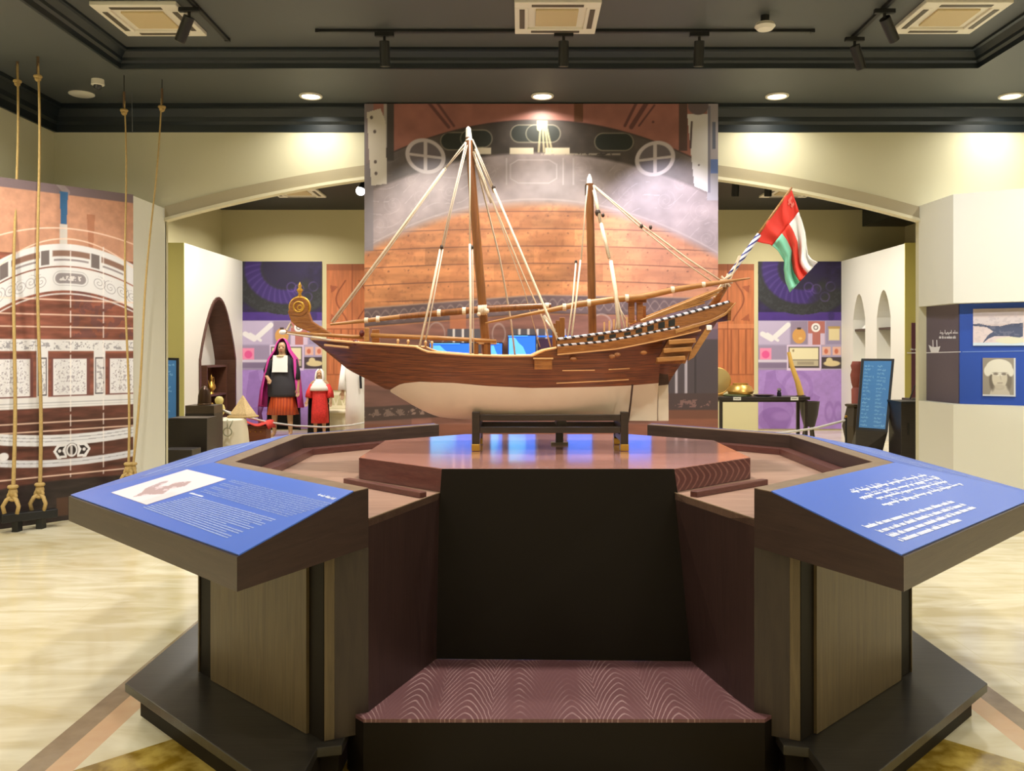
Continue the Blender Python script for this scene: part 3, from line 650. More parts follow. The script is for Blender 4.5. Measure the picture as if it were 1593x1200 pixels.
hrope('hanging_rope', (at(193, 143, 7.98).x, 7.98, at(193, 143, 7.98).z), at(200, 735, 7.9), 'rope hanging straight along the right edge of the carved backdrop', r=.012)
hrope('hanging_rope', (at(252, 138, 8.1).x, 8.1, at(252, 138, 8.1).z), at(206, 735, 7.93), 'slanting rope crossing the white wall right of the carved backdrop', r=.012)
p = at(205, 135, 8.5); t = thing('hanging_wire', (p.x, 8.5, 2.2), 'thin grey wire hanging between the two right ropes', 'wire')
MB().tube([(p.x, 8.5, Z0), (at(206, 205, 8.5).x, 8.5, 3.62)], .004, 6).build('strand', mat('wire_grey', (120, 120, 122), .4, .6), t)
a, b = at(14, 792, 7.22), at(76, 790, 7.42)
t = thing('anchor_bar', ((a.x+b.x)/2, 7.32, 0), 'low black bar on the floor tying down the two left ropes', 'bar')
d = (b-a); mb = MB().box(((a.x+b.x)/2, 7.32, .12), (.42, .08, .07), rz=math.atan2(d.y, d.x)); mb.build('beam', BLACK, t, bevel=.006)
for k in (.2, .8): MB().box((a.x+(b.x-a.x)*k, 7.22+.2*k, .045), (.05, .07, .09)).build('foot', BLACK, t)
p = at(203, 738, 7.95); t = thing('anchor_block', (p.x, 7.95, 0), 'small black block holding the knots of the two right ropes', 'block')
MB().box((p.x, 7.93, .12), (.16, .09, .24)).build('body', BLACK, t, bevel=.006); MB().torus((p.x, 7.9, .26), .03, .008, 'Y').build('ring', DARKM, t)

# ------------------------------------------------------------------ right display wall graphics
WD = (Vector((5.89, 7.34, 0))-Vector((4.2, 8.42, 0))); WL = WD.length; WD.normalize(); WN = Vector((WD.y, -WD.x, 0))
GA, GB = Vector((4.15, 9.0, 0)), Vector((4.2, 8.42, 0)); GD = (GB-GA).normalized(); GN = Vector((GD.y, -GD.x, 0))
t = thing('graphic_panel', (4.17, 8.7, .985), 'grey-violet wall graphic with a small white boat and lettering', 'wall graphic')
mb = MB(); z0, z1 = .987, 1.943; q = [GA, GB, GB+GN*.012, GA+GN*.012]
mb.hexa([p+Vector((0, 0, z0)) for p in q], [p+Vector((0, 0, z1)) for p in q]).build('board', mat('grey_violet_board', (96, 84, 96), .55), t)
TXT = mat('white_lettering', (232, 230, 236), .5, emit=0)
def marks(mb, o, ux, uz, n, w, h, nrm, seed=0, arabic=False, thick=.0015, lw=.16):
    """one line of small illegible lettering: strokes of letter height h over width w"""
    r = random.Random(seed); x = 0; o, ux, uz, nrm = Vector(o), Vector(ux), Vector(uz), Vector(nrm)
    def st(x0, y0, x1, y1):
        P = [o+ux*x0+uz*y0, o+ux*x1+uz*y0, o+ux*x1+uz*y1, o+ux*x0+uz*y1]
        mb.add(P+[p+nrm*thick for p in P], [(4, 5, 6, 7), (0, 1, 5, 4), (1, 2, 6, 5), (2, 3, 7, 6), (3, 0, 4, 7)])
    t_ = h*lw
    while x < w-h*.5:
        wl = r.randint(2, 8)
        if arabic:
            L = min(h*.62*wl, w-x); st(x, 0, x+L, t_*1.25); 
            for k in range(wl):
                xx = x+L*(k+.5)/wl; q_ = r.random()
                if q_ < .3: st(xx, 0, xx+t_, h*r.uniform(.8, 1.0))
                elif q_ < .6: st(xx, 0, xx+t_, h*.42)
                elif q_ < .8: st(xx, h*.0, xx+h*.34, h*.4)
                else: st(xx, -h*.35, xx+t_*1.1, 0); st(xx-h*.2, -h*.35, xx, -h*.35+t_)
                if r.random() < .4: yy = r.choice((-.3, .62)); st(xx, h*yy, xx+t_*1.2, h*yy+t_*1.1)
            x += L+h*.4
        else:
            for k in range(wl):
                if x > w-h*.4: break
                q_ = r.random(); lh = h*(1.0 if q_ < .25 else .68)
                st(x, 0, x+t_, lh)
                if r.random() < .75:
                    st(x+h*.34, 0, x+h*.34+t_, h*.68); st(x, h*(.68)-t_, x+h*.34, h*.68)
                    if r.random() < .6: st(x, 0, x+h*.34, t_)
                    x += h*.56
                else: x += h*.28
            x += h*.4
    return mb
def on_wall(px_, py, base, d):          # point of the vertical plane through base along d seen at px,py
    k = (px_-VX)/F; s = (k*base.y-base.x)/(d.x-k*d.y); p = base+d*s; return Vector((p.x, p.y, CZ-(py-VY)*p.y/F))
up = Vector((0, 0, 1))
def word(px0, px1, py, hpx, base, d, n_, seed, arabic, parent, name='lettering'):
    a, b = on_wall(px0, py, base, d), on_wall(px1, py, base, d); s = a.y/F
    marks(MB(), a, (b-a).normalized(), up, 1, (b-a).length, hpx*s, n_, seed, arabic).build(name, TXT, parent) if False else None
    mb = marks(MB(), a, (b-a).normalized(), up, 1, (b-a).length, hpx*s, n_, seed, arabic); mb.build(name, TXT, parent)
gb = GA+GN*.0125
word(1462, 1493, 519, 5.5, gb, GD, GN, 3, True, t, 'arabic_lettering'); word(1461, 1488, 527, 4.5, gb, GD, GN, 4, False, t, 'latin_lettering')
# little boat emblem and timeline
def flat(name, pts, base, d, n_, m, parent, th=.003):
    P = [on_wall(x, y, base, d) for x, y in pts]; MB().rings([P, [p+n_*th for p in P]]).build(name, m, parent)
flat('boat_emblem', [(1445, 537), (1450, 540), (1458, 540), (1463, 539), (1460, 548), (1449, 549)], gb, GD, GN, TXT, t)
for x in (1451, 1457): flat('boat_mast', [(x, 529), (x+1, 529), (x+1.4, 540), (x+.4, 540)], gb, GD, GN, TXT, t)
flat('timeline', [(1440.5, 548.5), (1494.5, 547), (1494.5, 548.2), (1440.5, 549.7)], gb, GD, GN, TXT, t)
t = thing('graphic_panel', (4.9, 7.9, .985), 'royal blue wall panel of the right display carrying two photographs', 'wall graphic')
wb = Vector((4.2, 8.42, 0)); q = [wb, wb+WD*(WL-.01), wb+WD*(WL-.01)+WN*.012, wb+WN*.012]
MB().hexa([p+Vector((0, 0, z0)) for p in q], [p+Vector((0, 0, z1)) for p in q]).build('board', mat('royal_blue_board', (40, 78, 172), .5), t)
wb2 = wb+WN*.0125
flat('timeline', [(1497, 547), (1640, 545), (1640, 546.2), (1497, 548.2)], wb2, WD, WN, mat('pale_blue_line', (120, 150, 215), .5), t)
def photo(name, x0, x1, ya, yb, paint, label, nx, nz):
    a, b = on_wall(x0, yb, wb2, WD), on_wall(x1, yb, wb2, WD); tp = on_wall(x0, ya, wb2, WD)
    t = thing(name, (a+b)/2, label, 'photograph'); hh = tp.z-a.z; b.z = a.z
    e = (b-a); q = [a, b, b+WN*.012, a+WN*.012]
    MB().hexa(q, [p+up*hh for p in q]).build('mount', WALLW, t)
    printed('print', a+WN*.0125, e, up*hh, nx, nz, paint, t, .45)
def harbour(u, v):
    u = u/.63
    c = np.ones(u.shape+(3,))*np.array((222, 206, 206.)); n_ = fbm(u*14, v*14)
    c = put(c, rect(u, v, -1, -1, 2, .2, .03), (176, 162, 160)); c = put(c, rect(u, v, -1, .24, 2, .42, .05)*.8, (232, 222, 226))
    c = put(c, poly(u, v, [(0, .42), (.12, .4), (.3, .46), (.55, .48), (.75, .42), (1, .4), (1, .75), (.9, .8), (.7, .74), (.45, .74), (.3, .82), (.17, .98), (.3, .72), (.41, .62), (.28, .5), (0, .46)]), (82, 90, 118))
    c = put(c, (n_ > .6)*.25, (180, 170, 180)); c = put(c, rect(u, v, -1, .92, 2, 2, .02), (206, 222, 236)); c = put(c, ell(u, v, .75, .86, .3, .09, .02), (222, 220, 196))
    return c
photo('photograph', 1514, 1640, 481, 538, harbour, 'wide faded harbour photograph on the blue panel, upper of the two', 120, 70)
def portrait(u, v):
    c = np.ones(u.shape+(3,))*np.array((150, 142, 130.)); n_ = fbm(u*9, v*9)
    c = put(c, poly(u, v, [(.2, 1), (.3, .72), (.75, .72), (.85, 1)]), (196, 188, 172)); c = put(c, ell(u, v, .3, .55, .1, .3, .04), (112, 104, 94)); c = put(c, ell(u, v, .8, .58, .09, .25, .04), (124, 116, 104))
    c = put(c, ell(u, v, .52, .52, .235, .28, .03), (204, 196, 178)); c = put(c, ell(u, v, .5, .76, .17, .08, .03)*.4, (170, 160, 146)); c = put(c, ell(u, v, .5, .25, .4, .22, .02), (222, 218, 204)); c = put(c, ell(u, v, .16, .34, .12, .14, .03)+ell(u, v, .86, .36, .09, .12, .03), (222, 218, 204))
    for x in (.4, .65): c = put(c, ell(u, v, x, .42, .075, .03, .02)*.8, (110, 100, 90)); c = put(c, ell(u, v, x, .385, .09, .014, .02)*.6, (120, 110, 100))
    c = put(c, seg(u, v, (.53, .44), (.56, .56), .014, .02)*.5, (160, 150, 136)); c = put(c, seg(u, v, (.46, .655), (.6, .65), .012, .02)*.7, (130, 116, 106)); c = put(c, rect(u, v, -1, .96, 2, 2, .01)+rect(u, v, .95, -1, 2, 2, .01), (206, 210, 214))
    return c
photo('photograph', 1529, 1580, 557, 616, portrait, 'faded portrait photograph of a person in a pale headcloth on the blue panel', 90, 100)
mb = MB(); base = Vector((6.0, 13.6, 0)); d = Vector((1, 0, 0)); n_ = Vector((0, -1, 0))
t = thing('wall_caption', on_wall(1430, 548, base, d), 'thin pale caption line and tiny lettering on the maroon panel', 'lettering')
flat('line', [(1411, 548.5), (1446, 548.5), (1446, 550), (1411, 550)], base, d, n_, TXT, t); word(1416, 1439, 545, 3.2, base, d, n_, 8, False, t)
# ------------------------------------------------------------------ central exhibit: ring of consoles, plinth, step
DK = wood('dark_console_veneer', (52, 38, 33), (66, 50, 42), .38, (1, 1, 12), 5, .45)
DKV = wood('console_upright_veneer', (44, 33, 28), (60, 48, 38), .42, (9, 9, .8), 5, .4)
PANELW = wood('brown_veneer', (78, 64, 42), (102, 86, 58), .4, (12, 12, .7), 5, .4)
RIMW = wood('rim_veneer', (112, 92, 72), (136, 114, 90), .35, (2, 2, 2), 6, .5)
TROUGH = wood('trough_veneer', (138, 106, 90), (164, 132, 112), .4, (1, 9, 1), 4, .4)
REDW = wood('red_brown_veneer', (78, 42, 38), (98, 58, 50), .32, (3, 3, 16), 5, .5)
TOPW = wood('plinth_top_veneer', (176, 122, 108), (198, 146, 130), .16, (1, 10, 1), 3, .8, coat=1, bump=0)
GRAINL = grain('chevron_veneer', (84, 46, 42), (138, 96, 86), (0, 0, 1), (.707, .707, 0), .105, .045, .16, off=40.452, wob=.06)
STEPG = grain('step_veneer', (104, 68, 68), (204, 172, 166), (1, 0, 0), (0, 1, 0), .19, .055, .75, .4, .2, wob=.12, strip=True)
BLK = mat('matt_black_laminate', (24, 18, 11), .55, spec=.15)
BASE = wood('base_plate_veneer', (34, 31, 27), (48, 44, 38), .3, (1, 8, 1), 3, .5)
BLUE = mat('blue_panel_vinyl', (74, 108, 196), .34, spec=.5)
CX = .14
def mir(p, c=CX): return Vector((2*c-p[0], *p[1:]))
O = [Vector(p) for p in ((-.825, 2.54), (-1.86, 3.6), (-1.86, 5.3), (-.825, 6.36))]
I = [Vector(p) for p in ((-.546, 3.12), (-1.26, 3.8513), (-1.26, 5.0487), (-.546, 5.78))]
PD = [Vector(p) for p in ((-.686, 3.05), (-1.36, 3.71), (-1.36, 5.19), (-.686, 5.85))]
BS = [Vector(p) for p in ((-.70, 2.66), (-1.62, 3.58), (-1.62, 5.32), (-.70, 6.24))]
ZB, ZO, ZI, RIM = .80, .90, 1.007, .085
def console(side):
    f = (lambda p: Vector(p)) if side < 0 else (lambda p: mir(p))
    lab = {-1: 'dark brown angled console at the left with sloping blue text panels', 1: 'dark brown angled console at the right with sloping blue text panels'}[side]
    t = thing('exhibit_console', (f(PD[1]).x, 4.45, 0), lab, 'display console')
    o, i, pd, bs = [[f(p) for p in q] for q in (O, I, PD, BS)]
    g3 = lambda p, z: (p.x, p.y, z)
    K = [i[k].lerp(o[k], .135) for k in range(4)]         # where the flat rim ends
    R = [[g3(i[k], ZI), g3(K[k], ZI), g3(o[k], ZO), g3(o[k], ZB), g3(i[k], ZB)] for k in range(4)]
    MB().rings(R).build('desk_top', DK, t)
    mb = MB(); R = [[g3(i[k], ZI+.0005), g3(K[k], ZI+.0005), g3(K[k], ZI+.003), g3(i[k], ZI+.003)] for k in range(4)]
    mb.rings(R).build('rim', RIMW, t)
    # ledge at the foot of the inner wall
    def shrink(q, d): 
        c = Vector((CX, 4.45)); return [p+(c-p).normalized()*d for p in q]
    J = shrink(i, .075); js = [0, 1, 2, 3]
    R = [[g3(i[k], .90), g3(J[k], .90), g3(J[k], .937), g3(i[k], .937)] for k in (1, 2, 3)]
    MB().rings(R).build('ledge', REDW, t, bevel=.003)
    # blue sloping panels, one per facet
    n_up = Vector((0, 0, 1)); panels = []
    for k in range(3):
        a0, a1 = Vector(g3(K[k], ZI)), Vector(g3(K[k+1], ZI)); b0, b1 = Vector(g3(o[k], ZO)), Vector(g3(o[k+1], ZO))
        def pt(u, v, a0=a0, a1=a1, b0=b0, b1=b1): return a0.lerp(a1, u).lerp(b0.lerp(b1, u), v)
        nr = (a1-a0).cross(b0-a0).normalized(); nr = nr if nr.z > 0 else -nr
        q = [pt(.0, .0), pt(1, .0), pt(1, .985), pt(.0, .985)]
        q = [p+nr*.001 for p in q]
        m = MB().hexa(q if (q[1]-q[0]).cross(q[2]-q[0]).z > 0 else q[::-1], [p+nr*.004 for p in (q if (q[1]-q[0]).cross(q[2]-q[0]).z > 0 else q[::-1])])
        panels.append((m.build('text_panel', BLUE, t), pt, nr))
    # pedestal
    mb = MB(); R = [[g3(i[k], .14), g3(pd[k], .14), g3(pd[k], ZB), g3(i[k], ZB)] for k in range(4)]
    mb.rings(R).build('pedestal', DKV, t)
    d = (pd[1]-pd[0]); Lp = d.length; d.normalize(); nn = Vector((d.y, -d.x)); nn = nn if nn.dot(Vector((CX, 4.45))-pd[0]) < 0 else -nn
    def slab(name, s0, s1, th, z0, z1, m, parent=t):
        a, b = pd[0]+d*s0, pd[0]+d*s1
        q = [a+nn*.001, b+nn*.001, b+nn*th, a+nn*th]
        return MB().prism([tuple(p) for p in q], z0, z1).build(name, m, parent)
    slab('front_panel', .092, Lp-.125, .016, .142, ZB-.002, PANELW)
    slab('recess_shade', .0, .092, .004, .142, ZB-.002, BLK); slab('recess_shade', Lp-.125, Lp-.008, .004, .142, ZB-.002, BLK); slab('edge_strip', Lp-.008, Lp, .01, .142, ZB-.002, PANELW)  # flat black strips paint the shade of deep recesses beside the panel
    e = (i[0]-pd[0]).normalized(); en = Vector((0, -1)); q = [pd[0]+e*.0, pd[0]+e*.035, pd[0]+e*.035+en*.004, pd[0]+en*.004]
    MB().prism([tuple(p) for p in q], .142, ZB-.002).build('edge_strip', PANELW, t)
    # base plate and toe
    inner = [Vector((-.62, 5.9)), Vector((-.62, 3.0))]
    P = [(-.70, 2.66), (-1.62, 3.58), (-1.62, 5.32), (-.70, 6.24), (-.62, 5.9), (-.62, 3.02), (-.70, 3.0)]
    MB().prism([tuple(f(p)) for p in P], .105, .14).build('base_plate', BASE, t, bevel=.003)
    P2 = [(-.70, 2.74), (-1.565, 3.60), (-1.565, 5.30), (-.70, 6.15), (-.64, 5.9), (-.64, 3.06), (-.70, 3.05)]
    MB().prism([tuple(f(p)) for p in P2], 0, .105).build('toe_kick', BLK, t)
    return t, panels, (o, i, K)
ct, panels, _ = console(-1)
LINE = mat('pale_text_ink', (168, 184, 226), .5); LINEW = mat('white_text_ink', (232, 236, 248), .5)
PHOTO = None
def on_panel(pan, px_, py):              # where the ray through a pixel meets the sloping panel
    _, pt, nr = pan; o_ = pt(0, 0)+nr*.0055; d = Vector(((px_-VX)/F, 1, -(py-VY)/F)); c = Vector((0, 0, CZ)); s = (o_-c).dot(nr)/d.dot(nr); return c+d*s
def dashes(pan, a, b, h, gap, seed, parent_name, m, arabic=False, lw=.2):
    A, B = on_panel(pan, *a), on_panel(pan, *b); nr = pan[2]; ux = (B-A).normalized(); uz = nr.cross(ux)
    return marks(MB(), A, ux, uz, 1, (B-A).length, h, nr, seed, arabic, .0008, lw)
# left front panel: photograph and two blocks of text
pan = panels[0]
q = [on_panel(pan, *p) for p in ((228, 786), (352, 746), (289, 732), (173, 767))]
ux, uz = q[1]-q[0], q[3]-q[0]; nr = pan[2]
t_photo = [None]
def oldboat(u, v):
    c = np.ones(u.shape+(3,))*np.array((228, 214, 220.)); n_ = fbm(u*12+3, v*9)
    c = put(c, poly(u, v, [(.05, .5), (.2, .42), (.3, .3), (.55, .22), (.6, .3), (.42, .4), (.5, .5), (.62, .44), (.75, .62), (.6, .74), (.45, .66), (.3, .78), (.2, .62)])*(.35+.6*(n_ > .45)), (172, 146, 148))
    c = put(c, rect(u, v, -.1, .8, .4, 1.1, .05)*.5, (214, 196, 196)); c = put(c, seg(u, v, (.38, .3), (.58, .26), .03, .03)*.6, (176, 158, 166)); return c
mp = ct; 
pp = panels[0][0]
ph = printed('photo_print', q[0], ux, uz, 110, 60, oldboat, panels[0][0], .4, 0, .0012)
def textblock(corners, rows, seed, m, name, hfrac=.55, ragged=.25, arabic=False):
    tl, tr, br, bl = [on_panel(pan, *c) for c in corners]; mb = MB(); r = random.Random(seed)
    for k in range(rows):
        a, b = tl.lerp(bl, (k+.8)/rows), tr.lerp(br, (k+.8)/rows); full = 1-r.random()*ragged*(k % 3 == 2)
        if arabic: a = b.lerp(a, full)
        else: b = a.lerp(b, full)
        h = (bl-tl).length/rows*hfrac; ux_ = (b-a).normalized(); uz_ = pan[2].cross(ux_)
        marks(mb, a, ux_, uz_, 1, (b-a).length, h, pan[2], seed+k, arabic, .0006, .2)
    return mb.build(name, m, pan[0])
# rows run from the console's inner edge to the front corner direction (parallel to the long edge)
textblock([(363, 746), (520, 783), (446, 805), (311, 765)], 11, 20, LINE, 'arabic_text', arabic=True)
textblock([(303, 772), (432, 808), (352, 838), (221, 790)], 14, 60, LINE, 'latin_text')
dashes(pan, (494, 770), (519, 777), .012, 0, 5, '', LINEW, True, .26).build('arabic_heading', LINEW, pan[0])
dashes(pan, (294, 768), (314, 773.5), .012, 0, 6, '', LINEW, False, .26).build('latin_heading', LINEW, pan[0])
ct2, panels2, _ = console(1); pan = panels2[0]
for k, (a, b) in enumerate((((1327, 767), (1444, 739.5)), ((1340, 776), (1461, 744)), ((1366, 777), (1477, 749)), ((1375, 787), (1496, 754)))):
    dashes(pan, a, b, .03, 0, 100+k, '', LINEW, True, .24).build('arabic_text', LINEW, pan[0])
for k, (a, b) in enumerate((((1351, 822), (1486, 782)), ((1372, 829), (1505, 786)), ((1389, 836), (1520, 790.5)), ((1404, 843), (1498, 810)))):
    dashes(pan, a, b, .024, 0, 120+k, '', LINEW, False, .2).build('latin_text', LINEW, pan[0])
pan = panels2[1]
mb = MB()
for k in range(3):
    A, B = pan[1](.12, .3+.16*k), pan[1](.88, .3+.16*k); nr = pan[2]; ux = (A-B).normalized()
    mb = marks(mb, B+nr*.0055, ux, nr.cross(ux), 1, (B-A).length, .03, nr, 140+k, False, .0008, .22)
mb.build('latin_text', LINE, pan[0])
pan = panels[1]; mb = MB()
for k in range(3):
    A, B = pan[1](.12, .3+.16*k), pan[1](.88, .3+.16*k); nr = pan[2]; ux = (B-A).normalized()
    mb = marks(mb, A+nr*.0055, ux, nr.cross(ux), 1, (B-A).length, .03, nr, 160+k, False, .0008, .22)
mb.build('latin_text', LINE, pan[0])

# plinth in the middle
BC = .1525
t = thing('display_plinth', (BC, 4.45, 0), 'large octagonal dark wooden plinth under the ship with a glossy reddish top', 'plinth')
B8 = [Vector(p) for p in ((-.335, 3.70), (-.757, 4.09), (-.757, 4.86), (-.335, 5.22))]
octo = [tuple(p) for p in B8]+[tuple(mir(p, BC)) for p in reversed(B8)]
MB().prism(octo, .90, .985).build('body', REDW, t)
MB().prism(octo, .985, 1.0).build('top', TOPW, t)
m_ = lambda p: mir(p)
fl = [Vector((-.345, 3.70)), Vector((.64, 3.70))]
trough = [tuple(fl[0]), tuple(I[0]), tuple(I[1]), tuple(I[2]), tuple(I[3]), (-.345, 5.22), (.64, 5.22)]+[tuple(mir(p)) for p in reversed(I)]+[tuple(fl[1])]
MB().prism(trough, .872, .90).build('trough_floor', TROUGH, t)
# slanting grain faces
for s in (-1, 1):
    a, b = (B8[0], B8[1]) if s < 0 else (mir(B8[1], BC), mir(B8[0], BC))
    d = (b-a).normalized(); nn = Vector((d.y, -d.x)); nn = nn if nn.y < 0 else -nn
    q = [a+d*.001, b-d*.001, b-d*.001+nn*.004, a+d*.001+nn*.004]
    MB().prism([tuple(p) for p in q], .902, .998).build('facet_panel', REDW if s < 0 else GRAINL, t)
    p0, p1 = ((-.79, 3.95), (-.40, 3.56)) if s < 0 else ((.70, 3.58), (1.085, 3.92))
    p0, p1 = Vector(p0), Vector(p1); c = (p0+p1)/2; MB().box((c.x, c.y, .912), ((p1-p0).length, .035, .025), rz=math.atan2(p1.y-p0.y, p1.x-p0.x)).build('batten', REDW, t, bevel=.003)
# black front between the flanks, flank walls
fb = [(-.356, 3.66), (.712, 3.63)]
MB().hexa([(fb[0][0]-.03, fb[0][1], .212), (fb[1][0]+.03, fb[1][1], .212), (.72, 3.74, .212), (-.40, 3.74, .212)], [(-.338, 3.697, .999), (.642, 3.697, .999), (.642, 3.72, .999), (-.338, 3.72, .999)]).build('front_panel', BLK, t)
for s in (-1, 1):
    i0 = I[0] if s < 0 else mir(I[0]); tp = fl[0] if s < 0 else fl[1]; bt = Vector(fb[0] if s < 0 else fb[1])
    w = Vector((-.03*-s*-1, .0)); w = Vector((s*.03, .012))
    b = [Vector((*i0, 0.0)), Vector((*bt, 0.0)), Vector((*(bt+w), 0.0)), Vector((*(i0+w), 0.0))]; u_ = [Vector((*i0, .0)), Vector((*tp, .0)), Vector((*(tp+w), .0)), Vector((*(i0+w), .0))]
    MB().hexa([p+up*.02 for p in b], [p+up*.899 for p in u_]).build('flank_panel', DKV if False else wood('flank_veneer', (44, 29, 26), (55, 37, 33), .4, (9, 9, .8), 5, .4), t)
    for a_, b_ in ((i0, tp),):
        MB().tube([(a_[0], a_[1], .9), (b_[0], b_[1], .9)], .003, 6).build('edge_trim', RIMW, t)
# wooden step in front
t = thing('step', (.14, 3.3, 0), 'low dark wooden step with arched grain in front of the plinth', 'step')
sp = [(-.553, 3.06), (-.625, 3.14), (-.56, 3.2), (-.36, 3.655), (.71, 3.628), (.84, 3.2), (.917, 3.13), (.847, 3.06)]
MB().prism(sp, .0, .20).build('riser', BLK, t); MB().prism([(.14+(x-.14)*1.0, y) for x, y in sp], .2005, .2125).build('tread', STEPG, t)
# ------------------------------------------------------------------ the ship model
SY = 4.5
HULLW = wood('hull_planking', (72, 38, 17), (132, 76, 36), .4, (1.2, 3, 30), 4, .5)
def seams(m, pitch, w):
    nt = m.node_tree; b = nt.nodes['Principled BSDF']; src = b.inputs['Base Color'].links[0].from_socket
    tc = N(nt, 'ShaderNodeTexCoord'); sp_ = N(nt, 'ShaderNodeSeparateXYZ'); nt.links.new(tc.outputs['Object'], sp_.inputs[0])
    z = M(nt, 'SUBTRACT', sp_.outputs[2], M(nt, 'MULTIPLY', M(nt, 'MULTIPLY', sp_.outputs[0], sp_.outputs[0]), .07))
    f = M(nt, 'LESS_THAN', M(nt, 'FRACT', M(nt, 'ADD', M(nt, 'DIVIDE', z, pitch), 50.2)), w)
    nt.links.new(mixc(nt, M(nt, 'MULTIPLY', f, .6), src, lin((40, 20, 10))), b.inputs['Base Color'])
seams(HULLW, .026, .09)
MASTW = wood('mast_wood', (100, 56, 20), (140, 86, 34), .35, (14, 14, 1), 5, .5)
SPARW = wood('spar_wood', (140, 92, 44), (178, 126, 66), .4, (2, 14, 14), 5, .5)
RAILW = mat('pale_rail_wood', (206, 158, 104), .45, var=.12, scale=30)
DECKW = wood('deck_wood', (150, 100, 58), (182, 130, 80), .5, (2, 20, 1), 5)
CARVEW = wood('carved_wood', (112, 62, 24), (160, 102, 46), .35, (3, 3, 24), 5, .5, bump=.3)
HWHITE = mat('white_bottom_paint', (206, 194, 170), .5, var=.05, scale=14)
CORD = mat('rigging_cord', (212, 192, 164), .75, var=.15, scale=120)
CORDD = mat('thin_rigging_cord', (196, 178, 156), .75, var=.2, scale=160)
DWOOD = mat('dark_block_wood', (52, 34, 22), .4); GOLD = mat('gilt_paint', (196, 150, 60), .35, metal=.6)
REDW2 = mat('dark_red_paint', (92, 26, 20), .4); WTIP = mat('white_tip_paint', (240, 236, 226), .4)
def stripes(name, c1, c2, pitch, shear=0):
    m = bpy.data.materials.new(name); m.use_nodes = True; nt = m.node_tree; b = nt.nodes['Principled BSDF']
    tc = N(nt, 'ShaderNodeTexCoord'); sp_ = N(nt, 'ShaderNodeSeparateXYZ'); nt.links.new(tc.outputs['Object'], sp_.inputs[0])
    v = M(nt, 'ADD', sp_.outputs[0], M(nt, 'MULTIPLY', sp_.outputs[2], shear))
    f = M(nt, 'GREATER_THAN', M(nt, 'SINE', M(nt, 'MULTIPLY', v, 2*math.pi/pitch)), -.25)
    nt.links.new(mixc(nt, f, lin(c1), lin(c2)), b.inputs['Base Color']); b.inputs['Roughness'].default_value = .45
    return m
STRIPE = stripes('black_and_white_cap', (26, 26, 38), (206, 202, 206), .042, .8)
STAFF = stripes('blue_and_white_staff', (46, 52, 120), (226, 224, 226), .035, -1.5)
shipt = thing('ship_model', (at(825, 0, SY).x, SY, 1.147), 'large wooden model of a two-masted dhow with white bottom on the plinth', 'model ship')
BEAM = [(481, .006), (500, .04), (543, .105), (575, .15), (603, .185), (650, .225), (700, .255), (760, .27), (860, .272), (920, .262), (980, .245), (1022, .225), (1060, .2), (1104, .172), (1150, .13)]
SHEER = [(481, 527), (550, 533), (653, 540), (658, 547), (690, 550), (731, 553), (780, 554.5), (829, 554), (843, 546), (867, 541), (869, 538), (936, 532), (986, 523), (1054, 509), (1107, 498)]
KEEL = [(481, 527), (505, 545), (543, 576), (575, 592), (603, 607), (643, 631), (662, 641), (681, 648.5), (700, 651), (740, 653), (1022, 655), (1022.6, 601), (1030, 600), (1039, 597), (1059, 566), (1082, 537), (1107, 512)]
WATER = [(560, 640), (603, 607), (621, 598), (651, 594.5), (706, 596), (760, 601), (829, 604), (920, 603), (982, 601.5), (1022, 598.5), (1040, 597)]
EXPO = [(481, 1.0), (540, .95), (603, .85), (660, .6), (720, .42), (800, .36), (880, .42), (940, .65), (985, 1.25), (1022, 1.7), (1060, .9), (1107, .6)]
PXc = lambda X: VX+X*F/SY
def beam(X): return float(interp(PXc(X), BEAM))
def near(X, tab, k=1.0):
    Y = SY-k*beam(X); return CZ-(float(interp(VX+X*F/Y, tab))-VY)*Y/F
Xof = lambda px, k=1.0: (lambda X: X)(px2X(px, k))
def px2X(px, k=1.0):
    X = (px-VX)*SY/F
    for _ in range(12): X = (px-VX)*(SY-k*beam(X))/F
    return X
def wid(X, z, zk, zs):
    tt = min(1, max(0, (z-zk)/max(zs-zk, 1e-4))); return max(.007, beam(X)*tt**float(interp(PXc(X), EXPO)))
Xs = [at(481, 0, SY).x+(at(1022, 0, SY).x-at(481, 0, SY).x)*i/64 for i in range(65)]+[at(p, 0, SY).x for p in (1022.7, 1030, 1039, 1048, 1059, 1070, 1082, 1094, 1105)]
topR, botR = [], []
for X in Xs:
    zk = CZ-(float(interp(PXc(X), KEEL))-VY)*SY/F; zs = near(X, SHEER); zw = max(zk, min(near(X, WATER, .8), zs-.01)) if PXc(X) > 603.5 else zk
    if PXc(X) > 1022.3: zw = zk
    r = [zw+(zs-zw)*j/9 for j in range(10)]
    L_ = [(X, SY-wid(X, z, zk, zs), z) for z in reversed(r)]; Rr = [(X, SY+wid(X, z, zk, zs), z) for z in r]
    topR.append(L_+Rr)
    if zw > zk+.002:
        r = [zk+(zw-zk)*j/9 for j in range(10)]
        botR.append([(X, SY-wid(X, z, zk, zs), z) for z in reversed(r)]+[(X, SY+wid(X, z, zk, zs), z) for z in r])
MB().rings(topR, closed=False).rings([topR[-1]]+[[(p[0]+.002, SY+(p[1]-SY)*.02, p[2]) for p in topR[-1]]], closed=False).build('hull', HULLW, shipt, smooth='auto')
MB().rings(botR, True, True).build('painted_bottom', HWHITE, shipt, smooth='auto')
dR = [[(X, SY-wid(X, z, zk, zs)*.97, z), (X, SY+wid(X, z, zk, zs)*.97, z)] for X in Xs[2:] for zk in [CZ-(float(interp(PXc(X), KEEL))-VY)*SY/F] for zs in [near(X, SHEER)] for z in [max(zs-.035, zk+.6*(zs-zk))]]
MB().rings(dR, closed=False).build('deck', DECKW, shipt)
